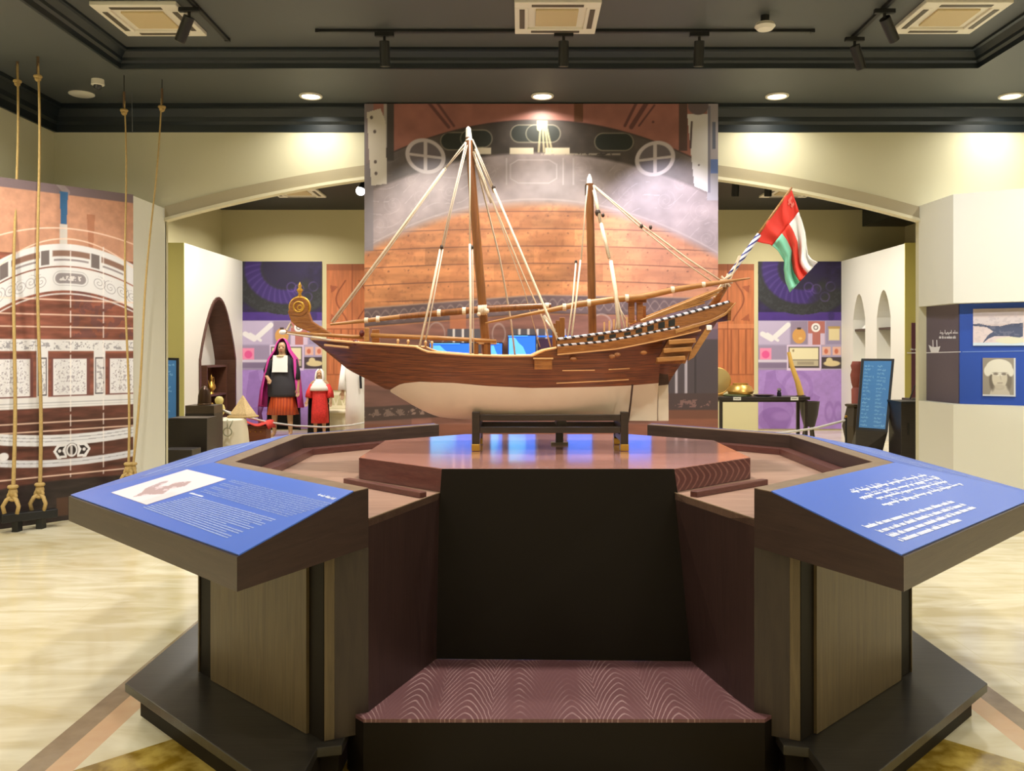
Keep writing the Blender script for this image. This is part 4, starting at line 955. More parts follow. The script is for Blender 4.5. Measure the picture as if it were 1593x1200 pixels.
def side_line(tab, p0, p1, n, s, k=1.0, dz=0):
    P = []
    for i in range(n+1):
        X = px2X(p0+(p1-p0)*i/n, k); P.append(Vector((X, SY+s*beam(X)*k, near(X, tab, k)+dz)))
    return P
for s in (-1, 1):
    MB().tube(side_line(SHEER, 484, 866, 40, s), .006).build('gunwale', RAILW, shipt, smooth=True)
    MB().tube(side_line([(505, 537), (543, 541)], 505, 543, 4, s, .95), .006).build('rubbing_strake', RAILW, shipt)
    for a, b in (((875, 577), (926, 576.5)), ((948, 575.5), (982, 574)), ((866, 597), (982, 592))):
        P = []
        for i in range(9):
            px_ = a[0]+(b[0]-a[0])*i/8; py_ = a[1]+(b[1]-a[1])*i/8; X = px2X(px_, .9); zk = CZ-(float(interp(PXc(X), KEEL))-VY)*SY/F; zs = near(X, SHEER); z = CZ-(py_-VY)*(SY-.9*beam(X))/F
            P.append(Vector((X, SY+s*(wid(X, z, zk, zs)+.001), z)))
        MB().tube(P, .003, 6).build('strake_line', RAILW, shipt)
UP = [(866, 528), (936, 519), (979, 513), (1024, 499), (1074, 486.5), (1132, 470), (1150, 464)]
LO = [(866, 538), (936, 532), (986, 523), (1054, 509), (1107, 498), (1128, 486), (1146, 470)]
LO2 = [(866, 552), (960, 543), (1020, 531), (1087, 515), (1110, 506)]
for s in (-1, 1):
    a, b = side_line(UP, 867, 1134, 30, s), side_line(LO, 867, 1143, 30, s); o_ = Vector((0, -s*.012, 0))
    MB().rings([[p, q, q+o_, p+o_] for p, q in zip(a, b)]).build('bulwark', CARVEW, shipt)
    MB().tube([p+Vector((0, s*.003, 0)) for p in a], .0062).build('striped_cap', STRIPE, shipt, smooth=True)
    MB().tube([p+Vector((0, s*.005, 0)) for p in side_line(LO, 867, 1056, 24, s)], .0055).build('striped_cap', STRIPE, shipt, smooth=True)
    a, b = side_line(LO, 867, 1087, 22, s), side_line(LO2, 867, 1087, 22, s)
    MB().rings([[p+Vector((0, s*.002, 0)), p+Vector((0, s*.009, -.01)), q+Vector((0, s*.006, 0)), q] for p, q in zip(a, b)]).build('carved_band', CARVEW, shipt)
    MB().tube([p+Vector((0, s*.004, 0)) for p in side_line(LO2, 867, 1090, 22, s)], .004, 6).build('moulding', RAILW, shipt)
    for i, px_ in enumerate((918, 935, 953, 976, 994, 1012, 1029, 1045)):
        A, B = side_line(UP, px_-5, px_+5, 1, s, 1, -.012), side_line(LO, px_-5, px_+5, 1, s, 1, .010)
        oo = Vector((0, s*.002, 0)); MB().rings([[A[0], A[1], B[1], B[0]], [A[0]+oo, A[1]+oo, B[1]+oo, B[0]+oo]]).build('port', BLACK, shipt)
    a, b = side_line([(1050, 513), (1107, 497), (1128, 486), (1146, 468)], 1050, 1144, 12, s), side_line([(1050, 520), (1107, 502), (1128, 491), (1148, 468)], 1050, 1144, 12, s)
    MB().rings([[p+Vector((0, s*.004, 0)), p+Vector((0, s*.014, 0)), q+Vector((0, s*.014, 0)), q] for p, q in zip(a, b)]).build('stern_plank', SPARW, shipt, bevel=.003)
    # sloping poop rails
    kk = .95
    for (x1, y1, r_) in ((1124, 449, .008), (1116, 457, .005), (1106, 464, .005), (1096, 471, .005)):
        A = px2X(997, kk); B = px2X(x1, kk)
        MB().tube([Vector((A, SY+s*beam(A)*kk, CZ-(500-VY)*(SY-beam(A)*kk)/F)), Vector((B, SY+s*beam(B)*kk, CZ-(y1-VY)*(SY-beam(B)*kk)/F))], r_, 6).build('poop_rail', SPARW, shipt)
    # quarter gallery with three slats
    for j, (xa, xb, y_) in enumerate(((1040, 1080, 533), (1032, 1074, 546), (1022, 1064, 560))):
        A, B = at(xa, y_, SY-.23), at(xb, y_-3, SY-.21)
        c = (A+B)/2; MB().box((c.x, SY+s*.222, c.z), ((B-A).length, .05, .022), ry=math.atan2(A.z-B.z, B.x-A.x)).build('gallery_slat', SPARW, shipt, bevel=.003)
    P = [at(x, y, SY-.21) for x, y in ((1040, 528), (1082, 526), (1066, 566), (1020, 566))]
    MB().rings([[(p.x, SY+s*.17, p.z) for p in P], [(p.x, SY+s*.212, p.z) for p in P]]).build('gallery_box', CARVEW, shipt)
    P = [at(x, y, SY-.2) for x, y in ((1100, 508), (1107, 513), (1080, 556), (1070, 562), (1074, 548))]
    MB().rings([[(p.x, SY+s*.185, p.z) for p in P], [(p.x, SY+s*.2, p.z) for p in P]]).build('gallery_bracket', SPARW, shipt)
    c = at(1103, 510, SY-.2); MB().box((c.x, SY+s*.195, c.z), (.025, .03, .025)).build('bracket_tip', WTIP, shipt, bevel=.004)
    # side box and small carvings
    c = at(845, 567, SY-.29); MB().box((c.x, SY+s*.285, c.z), (.085, .05, .05)).build('side_box', CARVEW, shipt, bevel=.003); MB().box((c.x, SY+s*.287, c.z+.028), (.095, .06, .007)).build('box_lid', RAILW, shipt)
    for x, y in ((892, 559), (952, 555), (960, 552), (1001, 549)):
        X = px2X(x, .97); z = CZ-(y-VY)*(SY-beam(X))/F; MB().ball((X, SY+s*(beam(X)*.985), z), (.018, .008, .011), 8).build('carved_boss', CARVEW, shipt, smooth=True)
    MB().box((px2X(868), SY+s*.235, CZ-(521-VY)*(SY-.24)/F), (.02, .02, .14)).build('bitt', MASTW, shipt, bevel=.003)
    MB().box((px2X(875), SY+s*.235, CZ-(518-VY)*(SY-.24)/F), (.026, .02, .15)).build('bitt', MASTW, shipt, bevel=.003)
R = []
for px_ in (1100, 1144):
    pass
X0, X1 = px2X(1000), px2X(1136)
MB().rings([[Vector((x, SY-beam(x)*.93, near(x, UP)-.012)), Vector((x, SY+beam(x)*.93, near(x, UP)-.012)), Vector((x, SY+beam(x)*.93, near(x, UP)-.022)), Vector((x, SY-beam(x)*.93, near(x, UP)-.022))] for x in (X0, (X0+X1)/2, X1)]).build('poop_deck', DECKW, shipt)
x = px2X(1140); MB().rings([[Vector((x+dx, SY+sy*beam(x)*.95, z)) for sy, z in ((-1, near(x, UP)-.01), (1, near(x, UP)-.01), (.9, near(x, UP)-.1), (-.9, near(x, UP)-.1))] for dx in (-.02, -.004)]).build('transom', CARVEW, shipt)
pz = lambda px_, py_, Y=SY: at(px_, py_, Y)
# rudder and stern post
def slabY(name, pts, m, y0, y1, bevel=0, parent=None): return MB().rings([[(p.x, y, p.z) for p in [at(a, b, SY) for a, b in pts]] for y in (y0, y1)]).build(name, m, parent or shipt, bevel=bevel)
slabY('rudder', [(1023, 600), (1039, 598), (1039.5, 655), (1023, 655)], HWHITE, SY-.014, SY+.014, .003)
slabY('stern_post', [(1023, 600), (1022, 584), (1037, 572), (1040, 598)], wood('dark_stern_wood', (52, 28, 18), (74, 42, 26)), SY-.02, SY+.02, .002)
MB().tube([at(984, 599, SY-.16), at(981, 628, SY-.12), at(977, 657, SY-.09)], .005).build('rudder_pole', DWOOD, shipt)
# stem head with disc and finial
sh = slabY('stem_head', [(449, 486), (454, 500), (463, 509), (486, 518), (516, 519), (500, 509), (486, 500), (481, 486), (478, 470), (455, 470)], CARVEW, SY-.02, SY+.02, .004)
def sub(mb, name, m, parent, smooth=False): return mb.build(name, m, parent, smooth)
c = at(466.5, 478, SY); sh['_w'] = shipt['_w']
MB().tube([(c.x, SY-.024, c.z), (c.x, SY+.024, c.z)], .047, 24).build('disc', CARVEW, sh, smooth='auto')
MB().torus((c.x, SY, c.z), .05, .008, 'Y', 28).torus((c.x, SY-.024, c.z), .026, .005, 'Y', 20).torus((c.x+.006, SY-.024, c.z-.004), .012, .004, 'Y', 16).build('gilt_scroll', GOLD, sh, smooth=True)
MB().lathe([(.004, 0), (.012, .008), (.006, .018), (.013, .03), (.017, .038), (.006, .05), (.01, .058), (.003, .075), (0, .08)], (c.x, SY, c.z+.05), 12).build('finial', GOLD, sh, smooth=True)
# bowsprit, booms, bow fittings
MB().tube([at(440, 517, SY-.03), at(500, 521, SY-.03), at(566, 525, SY-.03)], [.006, .009, .011]).build('bowsprit', SPARW, shipt, smooth=True)
MB().ball(at(440, 517, SY-.03), (.02, .015, .013), 10).build('bowsprit_tip', WTIP, shipt, smooth=True)
MB().tube([at(455, 510, SY), at(452, 503, SY), at(446, 514, SY-.02)], .006).build('lashing', CORD, shipt)
MB().tube([at(446, 519, SY-.035), at(500, 527, SY-.06), at(552, 536, SY-.1)], .0045, 6).build('bobstay', CORDD, shipt)
MB().tube([at(577, 522, SY-.1), at(680, 526, SY-.1), at(772, 531, SY-.1)], [.011, .011, .009]).build('boom', SPARW, shipt, smooth=True)
MB().box(at(571, 521, SY-.1), (.022, .03, .07)).build('bitt', SPARW, shipt, bevel=.003); MB().box(at(585, 523, SY+.06), (.04, .03, .07)).build('bitt', CARVEW, shipt, bevel=.003)
MB().ball(at(563, 519, SY-.05), (.014, .014, .018), 10).build('windlass_knob', REDW2, shipt, smooth=True); MB().ball(at(553, 533, SY-.12), (.016, .012, .014), 10).build('windlass_knob', REDW2, shipt, smooth=True)
for x in (619, 635, 662, 672): MB().lathe([(.005, -.01), (.005, .012), (.008, .018), (.004, .026), (0, .027)], at(x, 536+(x-619)*.06, SY-.2), 8).build('belaying_pin', RAILW, shipt, smooth=True)
for x in (741, 758): MB().box(at(x, 549, SY-.08), (.034 if x == 758 else .022, .03, .1)).build('mast_bitt', MASTW, shipt, bevel=.003)
MB().box(at(757, 533, SY-.02), (.1, .09, .02)).build('mast_partner', RAILW, shipt, bevel=.003)
# masts
mm = MB().tube([at(757.5, 556, SY), at(744, 400, SY), at(735, 290, SY), at(729, 214, SY)], [.0225, .0225, .0215, .0165], 14).build('main_mast', MASTW, shipt, smooth='auto')
MB().tube([at(729.5, 219, SY), at(728.5, 200, SY), at(728.4, 197, SY)], [.0175, .0125, .004], 14).build('mast_head', WTIP, mm, smooth='auto')
mz = MB().tube([at(922, 525, SY), at(919.5, 400, SY), at(917, 286, SY)], [.021, .0205, .02], 14).build('mizzen_mast', MASTW, shipt, smooth='auto')
MB().box(at(912.5, 296, SY), (.016, .03, .05)).build('mast_cheek', DWOOD, mz)
MB().tube([at(917, 288, SY), at(917, 277, SY), at(917, 271, SY)], [.016, .012, .004], 14).build('mast_head', WTIP, mz, smooth='auto')
# yards lowered on the crutches
YY = SY-.07
MB().tube([at(514, 505, YY), at(560, 500, YY), at(640, 491, YY)], [.006, .010, .0125], 12).build('yard', SPARW, shipt, smooth='auto')
MB().tube([at(622, 493, YY), at(683, 487.5, YY), at(750, 481.5, YY), at(820, 477.5, YY), at(857, 475.5, YY)], [.013, .0165, .018, .016, .013], 12).build('yard', MASTW, shipt, smooth='auto')
MB().tube([at(755, 503, YY-.035), at(812, 491, YY-.035), at(868, 480, YY-.035)], [.004, .008, .011], 10).build('yard', SPARW, shipt, smooth='auto')
MB().tube([at(852, 483.5, YY-.035), at(900, 473.5, YY-.035), at(960, 465.5, YY-.03), at(1000, 462, YY-.02), at(1046, 451.5, YY), at(1110, 441, YY), at(1167, 433, YY+.02)], [.011, .016, .0165, .0155, .015, .012, .004], 12).build('yard', SPARW, shipt, smooth='auto')
for x, y, r_, Y in ((570, 499, .014, YY), (588, 497, .016, YY), (683, 487.5, .0185, YY), (722, 484.5, .0195, YY), (851, 476.5, .0165, YY), (878, 478.5, .0185, YY-.035), (916, 471.5, .0185, YY-.035), (975, 464, .018, YY-.03), (1046, 451.5, .0175, YY), (1094, 443.5, .0145, YY)):
    P = at(x, y, Y); MB().tube([P-Vector((.009, 0, -.001)), P+Vector((.009, 0, .001))], r_, 12).build('lashing', CORD, shipt)
mb = MB()
for k in range(5): mb.torus(at(745+k*2.8, 483-k*.2, YY), .022, .005, 'X', 14, 6)
mb.ball(at(757, 484, YY-.03), .014, 8).ball(at(745, 489, YY-.02), .011, 8); mb.build('yard_sling', CORD, shipt, smooth=True)
for x, y0, y1 in ((982, 470, 502), (995, 468, 500), (1000, 476, 502)): MB().box(at(x, (y0+y1)/2, SY-.05+.1*(x > 999)), (.03, .03, (y1-y0)*SY/F)).build('yard_crutch', CARVEW, shipt, bevel=.002)
MB().box(at(990, 468, SY-.06), (.1, .03, .02)).build('crutch_beam', CARVEW, shipt, bevel=.002)
for x, yb in ((955, 512), (975, 508), (940, 516), (948, 514)): MB().box(at(x, yb-7, SY-.18), (.008, .008, .05)).build('stanchion', RAILW, shipt)
# rigging
def rope(pts, r, m=CORD):
    P = [at(x, y, SY+dy) for x, y, dy in pts]; return MB().tube(P, r*.78, 6).build('rope', m, shipt, smooth=True)
def block(x, y, dy, s=.012): MB().ball(at(x, y, SY+dy), (s, s*.8, s*1.35), 8).build('block', DWOOD, shipt, smooth=True)
rope([(724.5, 221, -.02), (692, 263, -.03)], .0045, CORDD); rope([(725, 226, -.02), (694, 262, -.03)], .003, CORDD); rope([(693, 261, -.03), (605, 382, -.02), (516, 501, 0)], .0085); rope([(694, 263, -.03), (607, 385, -.02), (519, 503, 0)], .004, CORDD); block(692, 262, -.03, .008)
rope([(725, 222, -.02), (702, 318, -.1), (687, 385, -.14)], .005, CORDD); rope([(727, 226, -.02), (704, 320, -.1), (690, 385, -.14)], .0035, CORDD); block(687, 385, -.14, .009)
rope([(685, 388, -.14), (669, 468, -.18), (652, 543, -.215)], .0075); rope([(689, 388, -.14), (674, 468, -.18), (661, 536, -.2)], .0045, CORDD)
rope([(731, 216, -.03), (731, 380, -.12)], .005); rope([(731, 380, -.12), (732, 470, -.2), (732, 552, -.26)], .008); rope([(735, 384, -.12), (736, 470, -.16), (737, 550, -.2)], .0035, CORDD); block(734, 385, -.12, .009)
rope([(735, 217, -.02), (768, 293, -.06)], .005, CORDD); rope([(768, 293, -.06), (818, 410, -.16), (852, 490, -.22), (869, 532, -.25)], .0085); block(768, 292, -.06, .01)
rope([(737, 236, -.02), (765, 310, .05), (815, 430, .1), (846, 500, .2), (858, 545, .24)], .0055); rope([(736, 236, -.02), (752, 300, .08), (777, 400, .16), (795, 500, .22), (801, 552, .26)], .006, CORDD)
rope([(738, 246, -.02), (772, 330, .05), (815, 450, .12), (840, 540, .25)], .0035, CORDD); rope([(735, 240, 0), (745, 268, .02), (760, 305, .04), (764, 316, .04)], .008, CORDD); rope([(739, 232, 0), (756, 272, .02), (768, 300, .04)], .005, CORDD)
rope([(866, 520, -.24), (846, 492, -.2), (850, 500, -.2)], .012)
rope([(914, 289, -.03), (911, 320, -.06), (904, 405, -.12)], .0045); rope([(903, 405, -.12), (896, 470, -.18), (889, 526, -.24)], .006); rope([(896, 408, -.12), (891, 470, -.18), (883, 527, -.24)], .0055); block(896, 408, -.12, .008)
rope([(923, 288, -.02), (931, 330, -.04), (948, 402, -.1), (962, 470, -.16), (972, 512, -.2)], .0045); rope([(924, 296, -.02), (934, 346, -.05)], .011); rope([(935, 348, -.05), (948, 402, -.1)], .012); rope([(950, 406, -.1), (958, 455, -.15), (963, 512, -.2)], .013); block(930, 331, -.04, .015); block(938, 335, -.04, .009); block(948, 400, -.1, .007)
rope([(962, 480, -.14), (958, 512, -.2)], .005, CORDD); rope([(964, 480, -.14), (979, 508, -.1)], .005, CORDD)
rope([(924, 289, -.02), (998, 350, -.01), (1070, 403, 0), (1122, 437, 0)], .006); rope([(925, 291, -.02), (996, 354, -.02), (1060, 405, -.02), (1110, 440, 0)], .0045); block(998, 352, -.03, .009); block(1012, 354, -.01, .009)
# wash of cords and pieces at the stern head
for a, b, r_ in (((1118, 440), (1138, 428), .006), ((1122, 430), (1136, 446), .006), ((1110, 462), (1126, 440), .009), ((1132, 426), (1128, 447), .005), ((1152, 398), (1134, 440), .004), ((1120, 436), (1140, 440), .006)):
    MB().tube([at(*a, SY-.02), at(*b, SY-.03)], r_, 6).build('lashing', CORD, shipt)
MB().tube([at(1108, 478, SY), at(1124, 452, SY), at(1134, 438, SY)], [.02, .018, .012], 8).build('stern_head', CARVEW, shipt, smooth=True)
MB().tube([at(1150, 398, SY), at(1132, 440, SY)], .004, 6).build('rope', CORD, shipt)

# ------------------------------------------------------------------ flag
ft = thing('flag', at(1130, 436, SY), 'red, white and green cloth flag drooping from a slanting staff at the ship stern', 'flag')
MB().tube([at(1126, 441, SY), at(1181, 365, SY)], .0125, 10).build('staff', STAFF, ft, smooth=True)
MB().tube([at(1170, 378, SY), at(1231.5, 292, SY)], .006, 8).build('upper_staff', SPARW, ft, smooth=True)
EB = [(0, 1173, 374), (.16, 1185, 378), (.3, 1198, 380), (.42, 1210, 390), (.56, 1220, 407), (.7, 1219, 420), (.85, 1222, 437), (1, 1229, 455)]
ET = [(0, 1231, 293), (.25, 1239, 318), (.4, 1246, 340), (.6, 1252, 362), (.8, 1257, 396), (.88, 1263, 404), (1, 1272, 408)]
def cloth(u, v):
    bx, by = interp(u, [(a, b) for a, b, c in EB]), interp(u, [(a, c) for a, b, c in EB]); tx_, ty_ = interp(u, [(a, b) for a, b, c in ET]), interp(u, [(a, c) for a, b, c in ET])
    k = v; sag = -6*math.sin(math.pi*v)*u*0
    x = bx+(tx_-bx)*k; y = by+(ty_-by)*k
    dy = .018*math.sin(7*v*math.pi*(.6+.4*u)+2*u)*(.35+u)+.02*math.sin(9*u+3*v)*u
    return at(x, y, SY+dy)
def piece(name, u0, u1, v0, v1, m, nu=14, nv=14):
    V_ = [cloth(u0+(u1-u0)*i/nu, v0+(v1-v0)*j/nv) for i in range(nu+1) for j in range(nv+1)]
    f = [(i*(nv+1)+j, (i+1)*(nv+1)+j, (i+1)*(nv+1)+j+1, i*(nv+1)+j+1) for i in range(nu) for j in range(nv)]
    o = MB().add(V_, f).build(name, m, ft, smooth=True); sm = o.modifiers.new('solid', 'SOLIDIFY'); sm.thickness = .0025; return o
piece('red_band', 0, .33, 0, 1, mat('red_cloth', (228, 60, 46), .7), 10, 30)
piece('white_stripe', .33, 1, .64, 1, mat('white_cloth', (246, 245, 242), .7), 20, 12); piece('red_stripe', .33, 1, .36, .64, mat('red_cloth', (228, 66, 50), .7), 20, 12); piece('green_stripe', .33, 1, 0, .36, mat('green_cloth', (132, 210, 178), .7), 20, 12)
EM = mat('emblem_white', (232, 120, 106), .6)
for u, v, du, dv in ((.1, .9, .02, .05), (.16, .885, .05, .012), (.2, .9, .02, .045), (.13, .85, .014, .03)):
    q = [cloth(u+a*du, v+b*dv)+Vector((0, -.006, 0)) for a, b in ((-1, -1), (1, -1), (1, 1), (-1, 1))]
    MB().rings([q, [p+Vector((0, .003, 0)) for p in q]]).build('emblem', EM, ft)

# ------------------------------------------------------------------ stand under the ship
STW = wood('stand_black_wood', (30, 22, 16), (46, 34, 24), .35, (1, 6, 6), 6, .5)
st = thing('ship_stand', (at(856, 0, SY).x, SY, 1.0), 'low black wooden stand with brass feet under the keel', 'stand')
yF, yB = 4.35, 4.66
xl, xr = at(740.5, 0, yF).x, at(971, 0, yF).x
for x in (xl, xr):
    for y in (yF, yB):
        top = 1.195 if y == yF else 1.18
        MB().box((x, y, (1.035+top)/2), (.038, .038, top-1.035)).build('leg', STW, st, bevel=.003)
        MB().box((x, y, 1.0185), (.042, .042, .034)).build('brass_foot', BRASS, st, bevel=.003)
    MB().box((x, (yF+yB)/2, 1.06), (.03, yB-yF-.04, .03)).build('cross_rail', STW, st)
    MB().box((x, (yF+yB)/2, 1.12), (.034, yB-yF-.04, .03)).build('cross_rail', STW, st)
for y in (yF, yB):
    for z in (1.166, 1.105): MB().box(((xl+xr)/2, y, z), (xr-xl-.038, .028, .03)).build('long_rail', STW, st, bevel=.002)
xc = at(871, 0, 4.6).x
MB().box((xc, yB, 1.08), (.04, .036, .15)).build('centre_post', STW, st, bevel=.002); MB().box((xc, (yF+yB)/2+.02, 1.13), (.05, yB-yF-.06, .026)).build('keel_block', STW, st, bevel=.002)
MB().box((xc, yB, 1.006), (.09, .05, .012)).build('centre_foot', mat('grey_metal_foot', (120, 112, 104), .4, .3), st)
# ------------------------------------------------------------------ far hall: wall graphics and doors
FY = 16.49
def px_paint(x0, x1, y0, y1, fn): return lambda u, v: fn(x0+u*(x1-x0), y0+v*(y1-y0))
def wallprint(name, x0, x1, y0, y1, fn, label, cat, nx, nz, frame=WALLW):
    a, b, c = at(x0, y1, FY), at(x1, y1, FY), at(x0, y0, FY); a.z = b.z = max(a.z, .02)
    t = thing(name, ((a.x+b.x)/2, FY, a.z), label, cat)
    MB().box(((a.x+b.x)/2, FY+.004, (a.z+c.z)/2), (b.x-a.x, .008, c.z-a.z)).build('board', frame, t)
    printed('print', a, b-a, (0, 0, c.z-a.z), nx, nz, px_paint(x0, x1, y0, y1, fn), t, .5)
def jewellery(x, y):
    n1 = fbm(x/9, y/9); n2 = fbm(x/3.5, y/3.5)
    c = np.ones(x.shape+(3,))*np.array((62, 44, 104.)); c *= (.7+.6*n1)[..., None]
    c *= .62
    r = np.hypot((x-1248)/1.15, y-418); low = np.clip((y-412+(1248-x)*.5)/14, 0, 1)
    c = put(c, soft(r-76, 4)*low, (42, 43, 44)); c = put(c, soft(np.abs(r-66)-8, 3)*(n2 > .55)*low*.5, (62, 62, 66))
    cr = soft(np.abs(r-44)-11, 4)*low*np.clip((1276-x)/14, 0, 1); c = put(c, cr, (58, 38, 104))
    a_ = np.arctan2(y-418, x-1248); c = put(c, np.clip(np.sin(a_*34+r/4), 0, 1)*cr*.4, (96, 74, 146)); c = put(c, soft(r-31, 5)*.75, (40, 30, 66))
    c = put(c, (y > 486)*(r > 72)*.7, (84, 50, 150))
    for cx, cy in ((1270, 450), (1283, 462), (1258, 447), (1292, 446)): c = put(c, ring(x, y, cx, cy, 7, 7, 1, 1.4)*.45, (112, 84, 160))
    c = put(c, seg(x, y, (1262, 468), (1311, 434), 5, 3)*.6, (40, 34, 60)); c = put(c, ell(x, y, 1293, 492, 5, 8, 2)*.6, (44, 30, 84))
    L = np.ones_like(c)*np.array((166, 132, 198.)); L *= (.93+.14*n1)[..., None]
    # jug silhouettes on the lilac field
    J = poly(x, y, [(1192, 580), (1206, 576), (1208, 590), (1222, 606), (1236, 640), (1222, 668), (1200, 670), (1186, 650), (1188, 610)])
    L = put(L, J*.35, (128, 90, 160)); L = put(L, ell(x, y, 1205, 654, 26, 20, 2)*.4, (118, 78, 150)); L = put(L, ell(x, y, 1216, 648, 14, 7, 4)*.4, (176, 140, 206)); L = put(L, ring(x, y, 1240, 606, 22, 26, 3, 2)*.3, (130, 92, 166)); L = put(L, poly(x, y, [(1264, 612), (1276, 618), (1272, 626), (1256, 622)])*.35, (128, 90, 160))
    for cx in (1290, 1304): L = put(L, ring(x, y, cx, 642, 6, 14, 1.6, 1.5)*.4, (132, 94, 166))
    c = np.where((y > 576)[..., None], L, c)
    G = np.ones_like(c)*np.array((168, 156, 184.))
    c = np.where(((y > 499.5) & (y <= 576))[..., None], G, c)
    c = put(c, rect(x, y, 1179, 500, 1228, 536), (186, 172, 198)); c = put(c, seg(x, y, (1186, 520), (1200, 528), 4)+seg(x, y, (1194, 520), (1210, 530), 2.2)+seg(x, y, (1206, 524), (1226, 506), 4), (226, 222, 220))
    c = put(c, rect(x, y, 1230, 500, 1256, 536), (146, 130, 152)); c = put(c, ell(x, y, 1243, 523, 10.5, 12), (206, 152, 84)); c = put(c, rect(x, y, 1240, 510, 1246, 513), (60, 44, 36)); c = put(c, ell(x, y, 1245, 527, 3, 2)*.7, (232, 200, 130))
    c = put(c, rect(x, y, 1257, 500, 1283, 537), (178, 108, 98)); c = put(c, rect(x, y, 1257, 519, 1283, 537)*(np.abs(x-1270) > 6), (206, 186, 206)); c = put(c, ell(x, y, 1269, 510, 7, 7), (238, 232, 226)); c = put(c, ring(x, y, 1269, 510, 3, 3, .8), (120, 110, 110))
    c = put(c, rect(x, y, 1285, 500, 1311, 536), (150, 138, 168)); c = put(c, rect(x, y, 1289, 511, 1306, 530, 2), (222, 206, 158)); c = put(c, rect(x, y, 1288, 508, 1307, 512), (182, 150, 92))
    c = put(c, rect(x, y, 1179, 538, 1225, 576), (154, 140, 166)); c = put(c, rect(x, y, 1182, 542, 1200, 560), (232, 140, 172)); c = put(c, ell(x, y, 1191, 552, 6, 6)*.7, (218, 64, 132)); c = put(c, rect(x, y, 1179, 560, 1225, 564), (206, 196, 212)); c = put(c, rect(x, y, 1179, 565, 1225, 573), (128, 112, 140))
    c = put(c, rect(x, y, 1224, 537, 1277, 577), (216, 196, 220)); c = put(c, rect(x, y, 1226.5, 540, 1274.5, 573, 1.5), (72, 62, 62)); c = put(c, rect(x, y, 1228, 541.5, 1273, 560), (230, 220, 178)); c = put(c, rect(x, y, 1228, 561, 1273, 570), (190, 178, 148)); c = put(c, rect(x, y, 1240, 563, 1266, 568)*.5, (130, 118, 100)); c = put(c, ell(x, y, 1234, 546, 1.5, 2), (150, 130, 90))
    for a in (1279, 1295): c = put(c, rect(x, y, a, 540, a+13, 553), (222, 176, 158)); c = put(c, ell(x, y, a+6, 547, 3, 4), (198, 110, 84))
    c = put(c, rect(x, y, 1278, 556, 1311, 574), (70, 58, 62)); c = put(c, ell(x, y, 1294, 566, 13, 4.5)+ell(x, y, 1290, 561, 5, 4), (214, 196, 146))
    return c
def lefty(x, y): return jewellery(x+804.5, y)
wallprint('graphic_panel', 1179.5, 1311, 407, 668, jewellery, 'tall purple wall graphic with jewellery and small object pictures behind the flag', 'wall graphic', 150, 300)
wallprint('graphic_panel', 375, 501, 407, 668, lefty, 'tall purple wall graphic behind the woman mannequin at the left', 'wall graphic', 150, 300)
def door(x, y):
    n1 = fbm(x/3, y/30); c = np.ones(x.shape+(3,))*np.array((192, 112, 66.)); c *= (.86+.26*n1)[..., None]
    k = (x-1092)/11.4
    c = put(c, (np.abs(k-np.round(k)) < .1)*(y > 513)*(y < 582)*.6, (130, 66, 36)); c = put(c, rect(x, y, 1060, 504, 1190, 511)*.5, (216, 140, 92)); c = put(c, soft(np.abs(y-512)-.8)*.6+soft(np.abs(y-583)-.8)*.6, (128, 66, 38)); c = put(c, soft(420-y, 6)*0+rect(x, y, 1060, 400, 1190, 421)*.55, (138, 76, 44))
    for m in (1132,):
        for s in (-1, 1):
            q = (x-m)*s
            w = 12+9*np.sin((y-445)/13.)
            c = put(c, soft(np.abs(q-w-4)-1.1, 1.4)*(y > 436)*(y < 500)*.8, (120, 56, 30)); c = put(c, poly(q, y, [(22, 446), (34, 444), (33, 456), (27, 452)])*.6+poly(q, y, [(20, 498), (33, 488), (34, 500)])*.6, (138, 66, 40))
    c = put(c, soft(np.abs(x-1132)-.8)*.6, (110, 52, 30))
    return c
wallprint('carved_door', 1092, 1173, 411, 607, door, 'orange-brown carved wooden door right of the mural, behind the table', 'door', 90, 200)
wallprint('carved_door', 508, 589, 411, 607, lambda x, y: door(x+584, y), 'orange-brown carved wooden door left of the mural, behind the child mannequin', 'door', 90, 200)

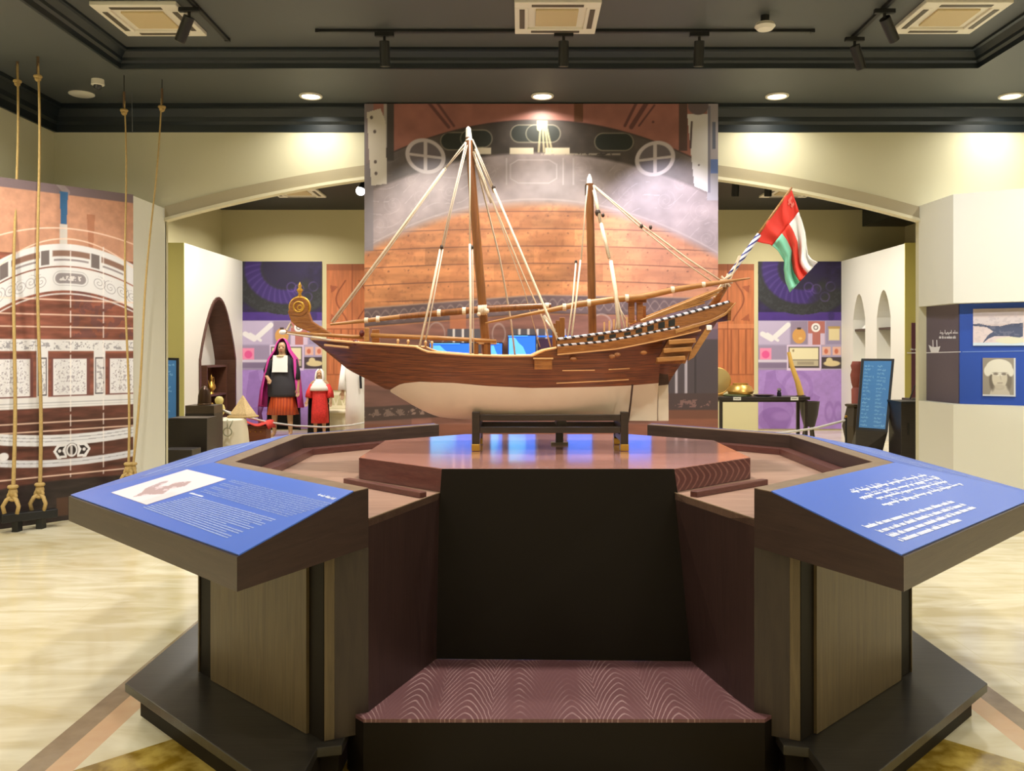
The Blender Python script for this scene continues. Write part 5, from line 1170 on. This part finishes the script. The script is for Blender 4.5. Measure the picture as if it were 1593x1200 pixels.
# ------------------------------------------------------------------ mannequins
SKIN = mat('mannequin_skin', (176, 138, 102), .5); DARKH = mat('dark_hair', (30, 24, 22), .6)
def skinned(name, nodes, edges, m, parent, sub=2):
    me = bpy.data.meshes.new(name); off = Vector(parent['_w'])
    me.from_pydata([tuple(Vector(n_[0])-off) for n_ in nodes], edges, []); o = bpy.data.objects.new(name, me); COL.objects.link(o)
    sk = o.modifiers.new('skin', 'SKIN'); sk.use_smooth_shade = True
    for i, n_ in enumerate(nodes):
        d = me.skin_vertices[0].data[i]; r = n_[1]; d.radius = r if hasattr(r, '__len__') else (r, r); d.use_root = (i == 0)
    o.modifiers.new('sub', 'SUBSURF').levels = sub
    new = evaluated(o); bpy.data.objects.remove(o); new.name = name
    return link(name, new, m, parent, 0, None, off)
def body(parent, X, Y, h, armL, armR, spread=.0):
    """standing figure; armL/armR: elbow and wrist offsets from the shoulder, in parts of the height"""
    P = lambda x, y, z: (X+x*h, Y+y*h, z*h)
    nodes = [(P(0, 0, .52), (.085*h, .07*h)), (P(0, 0, .62), .07*h), (P(0, 0, .73), (.088*h, .066*h)), (P(0, .005, .81), (.07*h, .055*h)), (P(0, .0, .86), .032*h), (P(0, -.004, .905), (.044*h, .05*h)), (P(0, -.002, .96), (.048*h, .054*h)), (P(0, 0, .99), .025*h)]
    edges = [(i, i+1) for i in range(7)]
    nodes.append((P(0, -.062, .922), .008*h)); edges.append((5, 8))          # nose
    for s, arm in ((-1, armL), (1, armR)):
        sh = Vector((s*.105, 0, .80)); el = sh+Vector(arm[0]); wr = el+Vector(arm[1]); d = (wr-el).normalized(); b = len(nodes)
        nodes += [(P(*sh), .034*h), (P(*el), .025*h), (P(*wr), .017*h), (P(*(wr+d*.03)), (.022*h, .012*h))]; edges += [(3, b), (b, b+1), (b+1, b+2), (b+2, b+3)]
        side = d.cross(Vector((0, 1, 0))).normalized()
        for k, (o_, L) in enumerate(((-.015, .038), (-.005, .045), (.005, .042), (.014, .033))):
            e = wr+d*.045+side*o_; q = len(nodes); nodes += [(P(*e), .0065*h), (P(*(e+d*L*.55+Vector((0, -.006, 0)))), .0058*h), (P(*(e+d*L+Vector((0, -.016, 0)))), .0045*h)]; edges += [(b+3, q), (q, q+1), (q+1, q+2)]
        q = len(nodes); th = wr+d*.018+side*-.024; nodes += [(P(*th), .0068*h), (P(*(th+d*.03+side*-.008)), .0055*h)]; edges += [(b+3, q), (q, q+1)]
        b = len(nodes); x = s*(.05+spread)
        nodes += [(P(s*.05, 0, .48), .056*h), (P(x, -.008, .28), .038*h), (P(x*1.05, 0, .045), .022*h), (P(x*1.1, -.02, .022), (.026*h, .018*h)), (P(x*1.2, -.09, .014), (.026*h, .012*h))]; edges += [(0, b)]+[(b+i, b+i+1) for i in range(4)]
    bo = skinned('body', nodes, edges, SKIN, parent)
    for s in (-1, 1):
        MB().ball(P(s*.02, -.048, .935), .006*h, 8).build('eye', DARKH, parent, smooth=True)
    MB().ball(P(0, -.05, .893), (.014*h, .005*h, .005*h), 8).build('mouth', mat('mouth_red', (150, 74, 66), .5), parent, smooth=True)
    return bo
def shell(R, a0, a1, n=18, th=.02):        # cloth open in front: rings (x,y,z,rx,ry)
    out = []
    for x, y, z, rx, ry in R:
        A = [math.radians(a0+(a1-a0)*k/n) for k in range(n+1)]; w = [1+.03*math.sin(11*a+z*5) for a in A]
        o_ = [(x+rx*q*math.cos(a), y+ry*q*math.sin(a), z) for a, q in zip(A, w)]; i_ = [(x+(rx-th)*q*math.cos(a), y+(ry-th)*q*math.sin(a), z) for a, q in zip(reversed(A), reversed(w))]
        out.append(o_+i_)
    return MB().rings(out)
BLACKC = mat('black_cloth', (26, 24, 28), .75); MAG = mat('magenta_cloth', (200, 60, 150), .65, var=.2, scale=9); WHC = mat('white_cotton', (232, 228, 220), .7); ORC = stripes('orange_striped_cloth', (196, 84, 32), (168, 62, 30), .05); GREYC = mat('charcoal_cloth', (46, 44, 48), .75)
REDC = mat('red_figured_cloth', (206, 46, 40), .7, var=.5, scale=40)
X, Y = at(439.5, 0, 15.3).x, 15.3
t = thing('mannequin', (X, Y, 0), 'woman mannequin in magenta veil, black tunic, white bib and orange skirt', 'mannequin', 'costume mannequins at the left')
body(t, X, Y, 1.66, ((-.075, .0, -.15), (.06, -.09, -.05)), ((.06, 0, -.16), (.005, -.03, -.14)), .03)
MB().loft([(X, Y, .69, .24, .17), (X, Y, .74, .26, .18), (X, Y, .9, .255, .17), (X, Y, 1.08, .2, .14), (X, Y, 1.2, .185, .13), (X, Y, 1.34, .2, .125), (X, Y, 1.41, .13, .09)], 24).build('tunic', GREYC, t, smooth=True)
MB().loft([(X, Y, .38, .27, .2, .06), (X, Y, .55, .23, .17, .05), (X, Y, .72, .2, .15, .02), (X, Y, .95, .15, .12)], 40, nf=9).build('skirt', ORC, t, smooth=True)
MB().rings([[(X+x, Y-y-.012*(k == 0)+.0, z) for x, y, z in ((-.125, .13, 1.41), (.125, .13, 1.41), (.135, .165, 1.12), (-.135, .165, 1.12))] for k in (0, 1)]).build('bib', WHC, t)
MB().torus((X, Y-.09, 1.40), .075, .012, 'Z', 18).build('necklace', mat('pale_gilt', (214, 190, 140), .4), t, smooth=True)
for s in (-1, 1): MB().tube([(X+s*.19, Y, 1.33), (X+s*.27, Y+.0, 1.14), (X+s*.24, Y-.05, 1.02)] if s < 0 else [(X+.19, Y, 1.33), (X+.25, Y, 1.1), (X+.26, Y-.03, .98)], [.07, .065, .055], 12).build('sleeve', BLACKC, t, smooth=True)
shell([(X, Y+.04, .1, .3, .2), (X, Y+.05, .5, .3, .2), (X, Y+.05, 1.0, .26, .2), (X, Y+.03, 1.35, .2, .15)], 10, 170).build('cloak', BLACKC, t, smooth=True)
shell([(X-.03, Y+.02, .5, .4, .22), (X-.03, Y+.03, .8, .36, .2), (X-.02, Y+.03, 1.1, .31, .2), (X, Y+.02, 1.35, .26, .19), (X, Y+.01, 1.5, .15, .15), (X, Y+.01, 1.62, .11, .13), (X, Y+.0, 1.69, .06, .08), (X, Y+.0, 1.71, .022, .024)], -34, 214, 26).build('veil', MAG, t, smooth=True)
shell([(X, Y+.01, 1.4, .1, .1), (X, Y+.0, 1.5, .088, .1), (X, Y+.0, 1.6, .08, .095), (X, Y-.005, 1.645, .05, .06)], -30, 210, 18, .02).build('hair', DARKH, t, smooth=True)
MB().tube([(X-.36, Y-.06, .52), (X-.38, Y-.06, .4), (X-.36, Y-.06, .22)], [.05, .035, .045], 8).build('veil_tassel', mat('plum_tassel', (84, 30, 78), .7), t, smooth=True)
X, Y = at(497.5, 0, 15.2).x, 15.2
t = thing('mannequin', (X, Y, 0), 'child mannequin in a red dress with white headscarf beside the white bench', 'mannequin', 'costume mannequins at the left')
body(t, X, Y, 1.17, ((-.06, 0, -.14), (-.01, -.05, -.13)), ((.06, 0, -.14), (.01, -.05, -.13)), .012)
MB().loft([(X, Y, .24, .15, .12, .05), (X, Y, .45, .145, .12, .03), (X, Y, .65, .13, .1), (X, Y, .85, .135, .1), (X, Y, .96, .09, .07)], 32, nf=7).build('dress', REDC, t, smooth=True)
for s in (-1, 1): MB().tube([(X+s*.12, Y, .9), (X+s*.18, Y, .76), (X+s*.19, Y-.02, .68)], [.055, .06, .062], 10).build('sleeve', REDC, t, smooth=True)
MB().loft([(X, Y, .80, .18, .13), (X, Y, .86, .165, .125), (X, Y, .95, .1, .1), (X, Y, 1.0, .07, .08)], 20).build('shoulder_scarf', WHC, t, smooth=True)
shell([(X, Y+.01, .93, .1, .1), (X, Y, 1.05, .085, .09), (X, Y, 1.13, .07, .075), (X, Y, 1.175, .03, .035)], -45, 225, 16, .02).build('headscarf', WHC, t, smooth=True)
shell([(X-.03, Y+.06, .05, .2, .1), (X-.03, Y+.06, .6, .18, .1), (X-.02, Y+.05, .9, .15, .1)], 20, 190).build('cloak', BLACKC, t, smooth=True)
X, Y = at(554, 0, 15.0).x, 15.0
t = thing('mannequin', (X, Y, 0), 'mannequin in a long white robe standing at the left edge of the mural', 'mannequin', 'costume mannequins at the left')
body(t, X, Y, 1.62, ((-.03, 0, -.16), (-.0, -.03, -.15)), ((.03, 0, -.16), (.0, -.03, -.15)))
MB().loft([(X, Y, .07, .19, .15, .03), (X, Y, .6, .18, .14, .02), (X, Y, 1.0, .175, .135), (X, Y, 1.25, .2, .13), (X, Y, 1.36, .12, .09), (X, Y, 1.42, .07, .07)], 24, nf=5).build('robe', WHC, t, smooth=True)
for s in (-1, 1): MB().tube([(X+s*.18, Y, 1.29), (X+s*.23, Y, 1.0), (X+s*.23, Y-.06, .82)], [.065, .06, .07], 10).build('sleeve', WHC, t, smooth=True)
MB().loft([(X, Y, 1.5, .09, .1), (X, Y, 1.56, .115, .12), (X, Y, 1.62, .1, .1), (X, Y, 1.66, .04, .04)], 16).build('turban', WHC, t, smooth=True)
MB().tube([(X+.1, Y-.15, 1.08), (X+.11, Y-.15, .85)], .02, 8).build('tassel', BLACKC, t)

# ------------------------------------------------------------------ things around the mannequins
BENCHW = mat('cream_bench_paint', (224, 214, 182), .5)
a, b = at(503, 0, 15.7).x, at(552, 0, 15.7).x
t = thing('bench', ((a+b)/2, 15.85, 0), 'cream bench with a lattice back behind the child mannequin', 'bench')
MB().box(((a+b)/2, 15.9, .2), (b-a, .5, .36)).build('seat_box', BENCHW, t, bevel=.02); MB().box(((a+b)/2, 15.85, .40), (b-a+.04, .56, .05)).build('seat', BENCHW, t, bevel=.015)
for z in (.46, .70): MB().box(((a+b)/2, 16.1, z), (b-a, .05, .05)).build('back_rail', BENCHW, t)
for k in range(4):
    x0 = a+(b-a)*k/4; x1 = a+(b-a)*(k+1)/4
    MB().tube([(x0, 16.1, .46), ((x0+x1)/2, 16.1, .69), (x1, 16.1, .46)], .018, 6).build('lattice', BENCHW, t)
for x in (a, b): MB().box((x, 16.1, .57), (.04, .05, .3)).build('back_post', BENCHW, t)
BXW = wood('black_stained_box', (34, 28, 26), (48, 40, 36), .4); BXB = wood('brown_stained_box', (62, 50, 38), (80, 66, 50), .4)
a, b = at(262, 0, 11).x, at(322, 0, 11).x
t = thing('display_block', ((a+b)/2, 11.18, 0), 'large dark cube pedestal behind the left console', 'pedestal'); MB().box(((a+b)/2, 11.18, .32), (b-a, .36, .64)).build('body', BXW, t, bevel=.006); MB().box(((a+b)/2, 11.18, .643), (b-a, .36, .006)).build('top', BXB, t)
a0, b0 = at(252, 0, 10.5).x, at(300, 0, 10.5).x
t = thing('display_block', ((a0+b0)/2, 10.6, 0), 'low black block in front of the dark cube pedestal', 'pedestal'); MB().box(((a0+b0)/2, 10.62, .155), (b0-a0, .3, .31)).build('body', BXW, t, bevel=.006)
a, b = at(289, 0, 11.9).x, at(334, 0, 11.9).x
t = thing('display_block', ((a+b)/2, 12.0, 0), 'brown stepped pedestal carrying the dark dome-shaped vessel', 'pedestal'); MB().box(((a+b)/2, 12.05, .32), (b-a, .35, .64)).build('body', BXW, t); MB().box(((a+b)/2, 12.05, .695), (b-a, .35, .11)).build('upper_slab', BXB, t, bevel=.005)
c = at(318, 631, 12.0); c.z = .751
t = thing('dome_vessel', c, 'dark bronze dome-shaped vessel on the brown pedestal', 'vessel'); MB().lathe([(.0, 0), (.085, 0), (.088, .03), (.082, .13), (.066, .2), (.038, .245), (0, .262)], c, 20).build('body', mat('dark_bronze', (74, 54, 40), .35, .6), t, smooth='auto'); MB().torus((c.x, c.y, c.z+.012), .085, .008).build('foot_ring', mat('bronze_rim', (110, 86, 62), .4, .5), t, smooth=True)
# draped table with jug and tent-shaped basket
CL = mat('cream_drape', (222, 212, 188), .75)
c = at(358, 0, 12.9)
t = thing('draped_table', (c.x, 12.9, 0), 'low table under a cream cloth at the left beside the pointed opening', 'table'); MB().loft([(c.x, 12.9, 0, .27, .3, .05), (c.x, 12.9, .3, .25, .27, .03), (c.x, 12.9, .48, .23, .25), (c.x, 12.9, .5, .2, .22)], 40, nf=8).build('cloth', CL, t, smooth='auto')
JUG = mat('cream_jug_glaze', (222, 206, 130), .35)
j = at(341, 0, 12.85); t = thing('jug', (j.x, 12.85, .5), 'cream gourd-shaped jug with a spout on the draped table', 'jug'); MB().lathe([(.0, 0), (.05, .0), (.035, .03), (.07, .07), (.088, .13), (.07, .19), (.045, .215), (.06, .245), (.062, .28), (.04, .315), (0, .325)], (j.x, 12.85, .5), 18).build('body', JUG, t, smooth='auto'); MB().tube([(j.x+.07, 12.82, .62), (j.x+.2, 12.78, .56)], [.02, .012], 8).build('spout', mat('grey_spout', (150, 142, 120), .4), t)
j = at(378, 0, 13.05); t = thing('woven_cover', (j.x, 13.05, .5), 'tall cone-shaped straw cover on the draped table', 'basket')
STRAW = mat('straw_weave', (206, 178, 128), .8, var=.3, scale=40, bump=.4)
MB().loft([(j.x, 13.05, .505, .22, .19), (j.x, 13.05, .56, .19, .17), (j.x, 13.05, .68, .1, .09), (j.x, 13.05, .8, .025, .02), (j.x, 13.05, .83, .004, .004)], 6).build('cone', STRAW, t); MB().torus((j.x, 13.05, .515), .215, .012, 'Z', 24).build('rim', ROPE, t, smooth=True)
P = at(354, 668, 12.55); t = thing('rope_loop', P, 'looped cord hanging down the front of the cream cloth', 'cord'); MB().torus((P.x, 12.55, .33), .06, .009, 'Y', 20).tube([(P.x, 12.55, .39), (P.x-.02, 12.6, .5)], .009).tube([(P.x+.02, 12.56, .38), (P.x+.06, 12.6, .49)], .009).build('cord', mat('green_grey_cord', (150, 146, 116), .8), t, smooth=True)
c = at(398, 0, 13.7)
t = thing('chest', (c.x, 13.7, 0), 'brown studded wooden chest under the red cloth', 'chest'); MB().box((c.x, 13.7, .159), (.4, .28, .28)).build('body', wood('chest_wood', (96, 52, 30), (128, 76, 44)), t, bevel=.01); MB().box((c.x, 13.7, .316), (.42, .3, .03)).build('lid', wood('chest_lid', (86, 46, 28), (112, 66, 38)), t, bevel=.006)
for k in range(4): MB().ball((c.x-.12+.08*k, 13.555, .24), .012, 6).build('stud', BRASS, t)
t = thing('red_cloth', (c.x, 13.7, .33), 'bright red cloth draped over the brown chest', 'cloth'); MB().rings([[(c.x-.26+.52*u, 13.5+.4*w, .37+.035*math.sin(7*u+2*w)-(.11 if u in (0, 1) else 0)-(.12 if w == 0 and .2 < u < .8 else .0)*0) for u in [i/12 for i in range(13)]] for w in (0, .33, .66, 1)], closed=False).build('drape', mat('red_drape', (190, 48, 36), .7, var=.3, scale=14), t, smooth=True); t.children[0].modifiers.new('solid', 'SOLIDIFY').thickness = .012
c = at(402, 0, 13.2)
t = thing('rug', (c.x, 13.5, 0), 'dark red patterned rug on the floor in front of the mannequins', 'rug'); MB().box((c.x+.45, 14.0, .008), (1.6, 1.5, .016)).build('pile', mat('rug_red', (128, 32, 42), .8, var=.7, scale=12), t); MB().box((c.x+.45, 13.23, .009), (1.6, .04, .012)).build('fringe', CL, t)
# rope barriers
def barrier(pts, posts, label):
    P = [at(*p) for p in pts]; t = thing('rope_barrier', (P[0].x, P[0].y, 0), label, 'barrier'); MB().tube(P, .016, 8).build('rope', mat('grey_white_rope', (190, 186, 176), .7), t, smooth=True)
    for k in posts: p = P[k]; MB().tube([(p.x, p.y, 0), (p.x, p.y, p.z+.04)], .014, 10).build('post', DARKM, t); MB().lathe([(.1, 0), (.1, .01), (.02, .02), (0, .02)], (p.x, p.y, 0), 16).build('base', DARKM, t); MB().ball((p.x, p.y, p.z+.05), .022, 10).build('knob', BRASS, t)
barrier([(330, 634, 13.4), (372, 646, 13.6), (415, 657, 13.8), (460, 663, 14.0), (505, 665, 14.2), (545, 662, 14.4), (585, 655, 14.6)], (0, 6), 'pale rope barrier sagging in front of the mannequins at the left')
barrier([(1090, 668, 13.2), (1130, 674, 13.2), (1180, 677, 13.1), (1225, 673, 12.9), (1270, 666, 12.6), (1316, 654, 12.3)], (0, 5), 'pale rope barrier sagging in front of the table at the right')
# inside the pointed opening
t = thing('niche_cabinet', (-5.5, 15.15, .28), 'dark brown cabinet with an open shelf inside the pointed opening', 'cabinet')
CB = wood('niche_wood', (76, 46, 32), (98, 62, 44), .45)
for z in (.3, .72, 1.22): MB().box((-5.47, 15.35, z), (.28, 1.0, .035)).build('shelf', CB, t)
MB().box((-5.605, 15.35, .76), (.02, 1.0, .92)).build('back', CB, t)
for y in (14.86, 15.84): MB().box((-5.47, y, .76), (.28, .025, .92)).build('side', CB, t)
t = thing('ewer', (-5.42, 15.3, .737), 'small brass ewer with a handle on the shelf in the pointed opening', 'ewer'); MB().lathe([(.0, 0), (.055, 0), (.035, .04), (.08, .1), (.07, .16), (.028, .22), (.03, .29), (.008, .33), (.0, .36)], (-5.42, 15.3, .737), 16).build('body', BRASS, t, smooth='auto'); MB().tube([(-5.42, 15.37, .88), (-5.42, 15.45, .93), (-5.42, 15.42, 1.02), (-5.42, 15.33, 1.03)], .01, 6).build('handle', BRASS, t, smooth=True); MB().tube([(-5.42, 15.24, .84), (-5.42, 15.15, .98)], [.014, .007], 6).build('spout', BRASS, t)
t = thing('hanging_shirt', (-5.52, 14.75, 1.3), 'pale embroidered shirt hanging inside the pointed opening', 'shirt')
MB().rings([[(-5.56+dx, 14.85+y, 1.35+z) for y, z in ((-.2, 0), (.2, 0), (.17, .35), (.3, .25), (.36, .38), (.15, .58), (-.15, .58), (-.36, .38), (-.3, .25), (-.17, .35))] for dx in (0, .04)]).build('cloth', WHC, t); MB().box((-5.515, 14.9, 1.78), (.012, .16, .26)).build('embroidery', mat('ochre_embroidery', (198, 142, 84), .7, var=.4, scale=40), t)
# blue information totems
SCR = mat('information_screen', (62, 118, 172), .35, emit=.35); SCRT = mat('screen_text', (112, 164, 200), .4, emit=.35)
def totem(q, label, stand, cols, seed):
    q = [Vector(p) for p in q]; base = Vector(((q[0].x+q[1].x)/2, (q[0].y+q[2].y)/2, 0)); t = thing('information_totem', base, label, 'information display')
    ux, uz = (q[1]-q[0]), (q[3]-q[0]); n_ = ux.cross(uz).normalized(); e = ux.normalized()*.035; f = uz.normalized()*.035
    MB().rings([[q[0]-e-f, q[1]+e-f, q[2]+e+f, q[3]-e+f], [p-n_*.06 for p in (q[0]-e-f, q[1]+e-f, q[2]+e+f, q[3]-e+f)]]).build('frame', BLACK, t); MB().rings([[p+n_*.001 for p in q], [p+n_*.005 for p in q]]).build('screen', SCR, t)
    mb = MB(); k = 0
    for c_ in range(cols):
        for r_ in range(17):
            w = ux.length/cols; L = w*random.uniform(.35, .85); o_ = q[0]+ux*((c_+.08)/cols)+uz*((r_+.6)/18)+n_*.0055
            marks(mb, o_, ux.normalized(), uz.normalized(), 1, L, .026, n_, seed+c_*40+r_, True, .001, .3)
    mb.build('screen_lettering', SCRT, t)
    MB().box((base.x, base.y+.1, .02), (ux.length+.16, .45, .04)).build('foot', BXW, t, bevel=.006)
    MB().hexa([(q[0].x-.02, base.y, .04), (q[1].x+.02, base.y, .04), (q[1].x+.02, base.y+.25, .04), (q[0].x-.02, base.y+.25, .04)], [q[0]-e-f-n_*.001, q[1]+e-f-n_*.001, q[1]+e-f-n_*.06, q[0]-e-f-n_*.06]).build('stand', BXW, t)
    return t
totem([at(1336, 665, 12.0), at(1377, 668, 11.9), at(1387, 562, 12.15), at(1344, 562, 12.25)], 'leaning blue text screen on a black stand at the right', 0, 2, 300)
totem([at(232, 652, 11.9), at(274, 653, 12.0), at(274, 561, 12.0), at(232, 560, 11.9)], 'narrow blue text screen half hidden by the white wall at the left', 0, 1, 400)
# right side furniture
BRZ = mat('bronze_brown', (66, 56, 40), .45, .4)
c = at(1331, 0, 13.0); t = thing('hexagonal_stand', (c.x, 13.0, 0), 'dark bronze angular stand behind the leaning blue screen', 'stand'); MB().lathe([(.12, 0), (.12, .02), (.2, .38), (.13, .66), (.16, .68), (.16, .7), (0, .7)], (c.x, 13.0, 0), 6).build('body', BRZ, t)
c = at(1334, 0, 13.4); t = thing('clay_vase', (c.x, 13.4, .0), 'red clay stacked vase peeping out left of the leaning screen', 'vase'); MB().lathe([(.0, 0), (.1, 0), (.08, .3), (.09, .9), (.07, .93), (.09, 1.0), (.105, 1.12), (.085, 1.2), (.1, 1.26), (.075, 1.33), (0, 1.33)], (c.x, 13.4, 0), 16).build('body', mat('red_clay', (124, 58, 44), .6), t, smooth='auto')
c0, c1 = at(1402, 0, 11.6).x, at(1436, 0, 11.6).x
t = thing('cabinet', ((c0+c1)/2, 11.8, 0), 'black cabinet half hidden behind the right white display wall', 'cabinet'); MB().box(((c0+c1)/2+.1, 11.8, .4), (c1-c0+.2, .4, .8)).build('body', BXW, t, bevel=.006); MB().box(((c0+c1)/2+.1, 11.78, .81), (c1-c0+.24, .46, .025)).build('top', BLACK, t); MB().box(((c0+c1)/2-.05, 11.595, .46), (.02, .012, .16)).build('handle', DARKM, t)
c = at(1416, 0, 12.6); t = thing('stool', (c.x+.2, 12.6, 0), 'dark stool with thin metal arms in front of the maroon panel', 'stool'); MB().box((c.x+.2, 12.6, .78), (.5, .35, .06)).build('seat', BXW, t, bevel=.01)
for sx in (-1, 1):
    for sy in (-1, 1): MB().tube([(c.x+.2+sx*.2, 12.6+sy*.13, .75), (c.x+.2+sx*.24, 12.6+sy*.16, 0)], .018, 8).build('leg', BXW, t)
MB().tube([(c.x-.05, 12.5, .8), (c.x+.02, 12.5, .99), (c.x+.4, 12.5, .96), (c.x+.46, 12.5, .8)], .012, 6).build('arm', DARKM, t)
# shelves in the two pointed niches
for y, l in ((15.62, 'dark shelf in the far pointed niche of the right wall'), (14.56, 'dark shelf in the near pointed niche of the right wall')):
    t = thing('niche_shelf', (6.16, y, 1.86), l, 'shelf', 'niche shelves'); MB().box((6.16, y, 1.86), (.26, .55, .04)).build('board', BXB, t)
t = thing('paper_boat', (6.13, 15.66, 1.88), 'small white folded piece on the shelf of the far niche', 'ornament'); MB().rings([[(6.13, 15.5, 1.883), (6.2, 15.6, 1.883), (6.13, 15.82, 1.883), (6.06, 15.66, 1.883)], [(6.13, 15.6, 1.97), (6.14, 15.61, 1.97), (6.13, 15.63, 1.97), (6.12, 15.62, 1.97)]]).build('paper', WALLW, t)
# table with vessels
TBL = wood('table_black', (34, 26, 22), (48, 38, 32), .4)
ty = 14.0; x0, x1 = at(1116, 0, ty).x, at(1260, 0, ty).x
t = thing('table', ((x0+x1)/2, ty+.2, 0), 'narrow black table with slim legs carrying brass vessels at the right', 'table'); MB().box(((x0+x1)/2, ty+.22, .73), (x1-x0, .48, .05)).build('tabletop', TBL, t, bevel=.005)
MB().box(((x0+x1)/2, ty+.22, .69), (x1-x0-.1, .4, .04)).build('apron', TBL, t)
for x in (x0+.06, x1-.06):
    for y in (ty+.02, ty+.42): MB().box((x, y, .35), (.05, .05, .7)).build('leg', TBL, t, bevel=.003)
zt = .756
GB_ = mat('old_gold_brass', (196, 152, 78), .35, .7)
c = at(1152, 0, ty+.2); t = thing('brass_bowl', (c.x, ty+.2, zt), 'wide brass bowl with a greenish foot on the black table', 'bowl'); MB().lathe([(.0, .035), (.19, .035), (.21, .08), (.18, .15), (.12, .19), (.125, .21), (.1, .21), (.09, .17), (0, .16)], (c.x, ty+.2, zt), 24).build('body', GB_, t, smooth='auto'); MB().lathe([(.0, 0), (.22, 0), (.23, .018), (.19, .035), (0, .035)], (c.x-.05, ty+.2, zt), 24).build('foot', mat('verdigris', (84, 92, 60), .5, .3), t, smooth='auto')
c = at(1119, 588, ty+.25); t = thing('brass_tray', (c.x, ty+.27, zt), 'round pale brass tray standing upright at the left end of the black table', 'tray')
MB().tube([(c.x, ty+.38, zt+.235), (c.x, ty+.395, zt+.238)], .215, 28).build('disc', mat('pale_brass', (206, 186, 130), .35, .4), t, smooth='auto'); MB().torus((c.x, ty+.385, zt+.236), .215, .012, 'Y', 28).build('rim', GB_, t, smooth=True); MB().box((c.x, ty+.39, zt+.012), (.2, .08, .022)).build('foot', GB_, t)
c = at(1187, 0, ty+.2); t = thing('dark_plate', (c.x, ty+.18, zt), 'flat dark plate in the middle of the black table', 'plate'); MB().lathe([(.0, 0), (.1, 0), (.17, .018), (.172, .026), (.1, .012), (0, .012)], (c.x, ty+.18, zt), 24).build('body', mat('dark_pewter', (50, 42, 40), .4, .4), t, smooth='auto')
c = at(1211, 0, ty+.2); t = thing('ink_bottle', (c.x, ty+.16, zt), 'small dark bottle with a silver top on the black table', 'bottle'); MB().lathe([(.0, 0), (.036, 0), (.036, .06), (.022, .075), (0, .075)], (c.x, ty+.16, zt), 14).build('body', mat('dark_glass', (36, 32, 44), .15), t, smooth='auto'); MB().lathe([(.02, 0), (.036, .02), (.03, .05), (0, .06)], (c.x, ty+.16, zt+.075), 14).build('stopper', mat('silver', (170, 166, 170), .25, .9), t, smooth='auto')
A = [at(1246, 617, ty+.2), at(1241, 595, ty+.22), at(1232, 570, ty+.24), at(1227, 548, ty+.26)]; A[0].z = zt
t = thing('wooden_horn', A[0], 'curved golden horn leaning upright at the right end of the black table', 'horn'); MB().tube([A[0]+Vector((0, 0, .012))]+A[1:], [.055, .045, .036, .03], 12).build('body', mat('golden_wood', (206, 164, 82), .4), t, smooth='auto'); MB().lathe([(.075, 0), (.075, .012), (0, .014)], A[0], 16).build('foot', TBL, t)
for x, l in ((1146, 'small white caption card left on the black table edge'), (1235, 'small cream caption card right on the black table edge')):
    c = at(x, 0, ty); t = thing('caption_card', (c.x, ty-.03, .72), l, 'caption card', 'caption cards on the table'); MB().box((c.x, ty-.032, .727), (.12, .012, .05)).build('card', WALLW, t); mb = marks(MB(), (c.x-.045, ty-.0385, .725), (1, 0, 0), (0, 0, 1), 1, .09, .012, (0, -1, 0), x, False, .001); mb.build('lettering', BLACK, t)
c = at(1259, 0, 14.75); t = thing('mortar', (c.x, 14.75, 0), 'tall dark mortar on short legs behind the right end of the table', 'mortar'); MB().lathe([(.0, .22), (.09, .22), (.14, .42), (.165, .62), (.17, .64), (.14, .64), (.11, .4), (0, .36)], (c.x, 14.75, 0), 20).build('body', mat('dark_iron', (50, 44, 36), .5, .2), t, smooth='auto')
for k in range(3): a_ = k*2.1+.5; MB().tube([(c.x+.07*math.cos(a_), 14.75+.07*math.sin(a_), .24), (c.x+.11*math.cos(a_), 14.75+.11*math.sin(a_), 0)], .02, 8).build('leg', BRZ, t)

for o in bpy.data.objects:
    if '_w' in o: del o['_w']
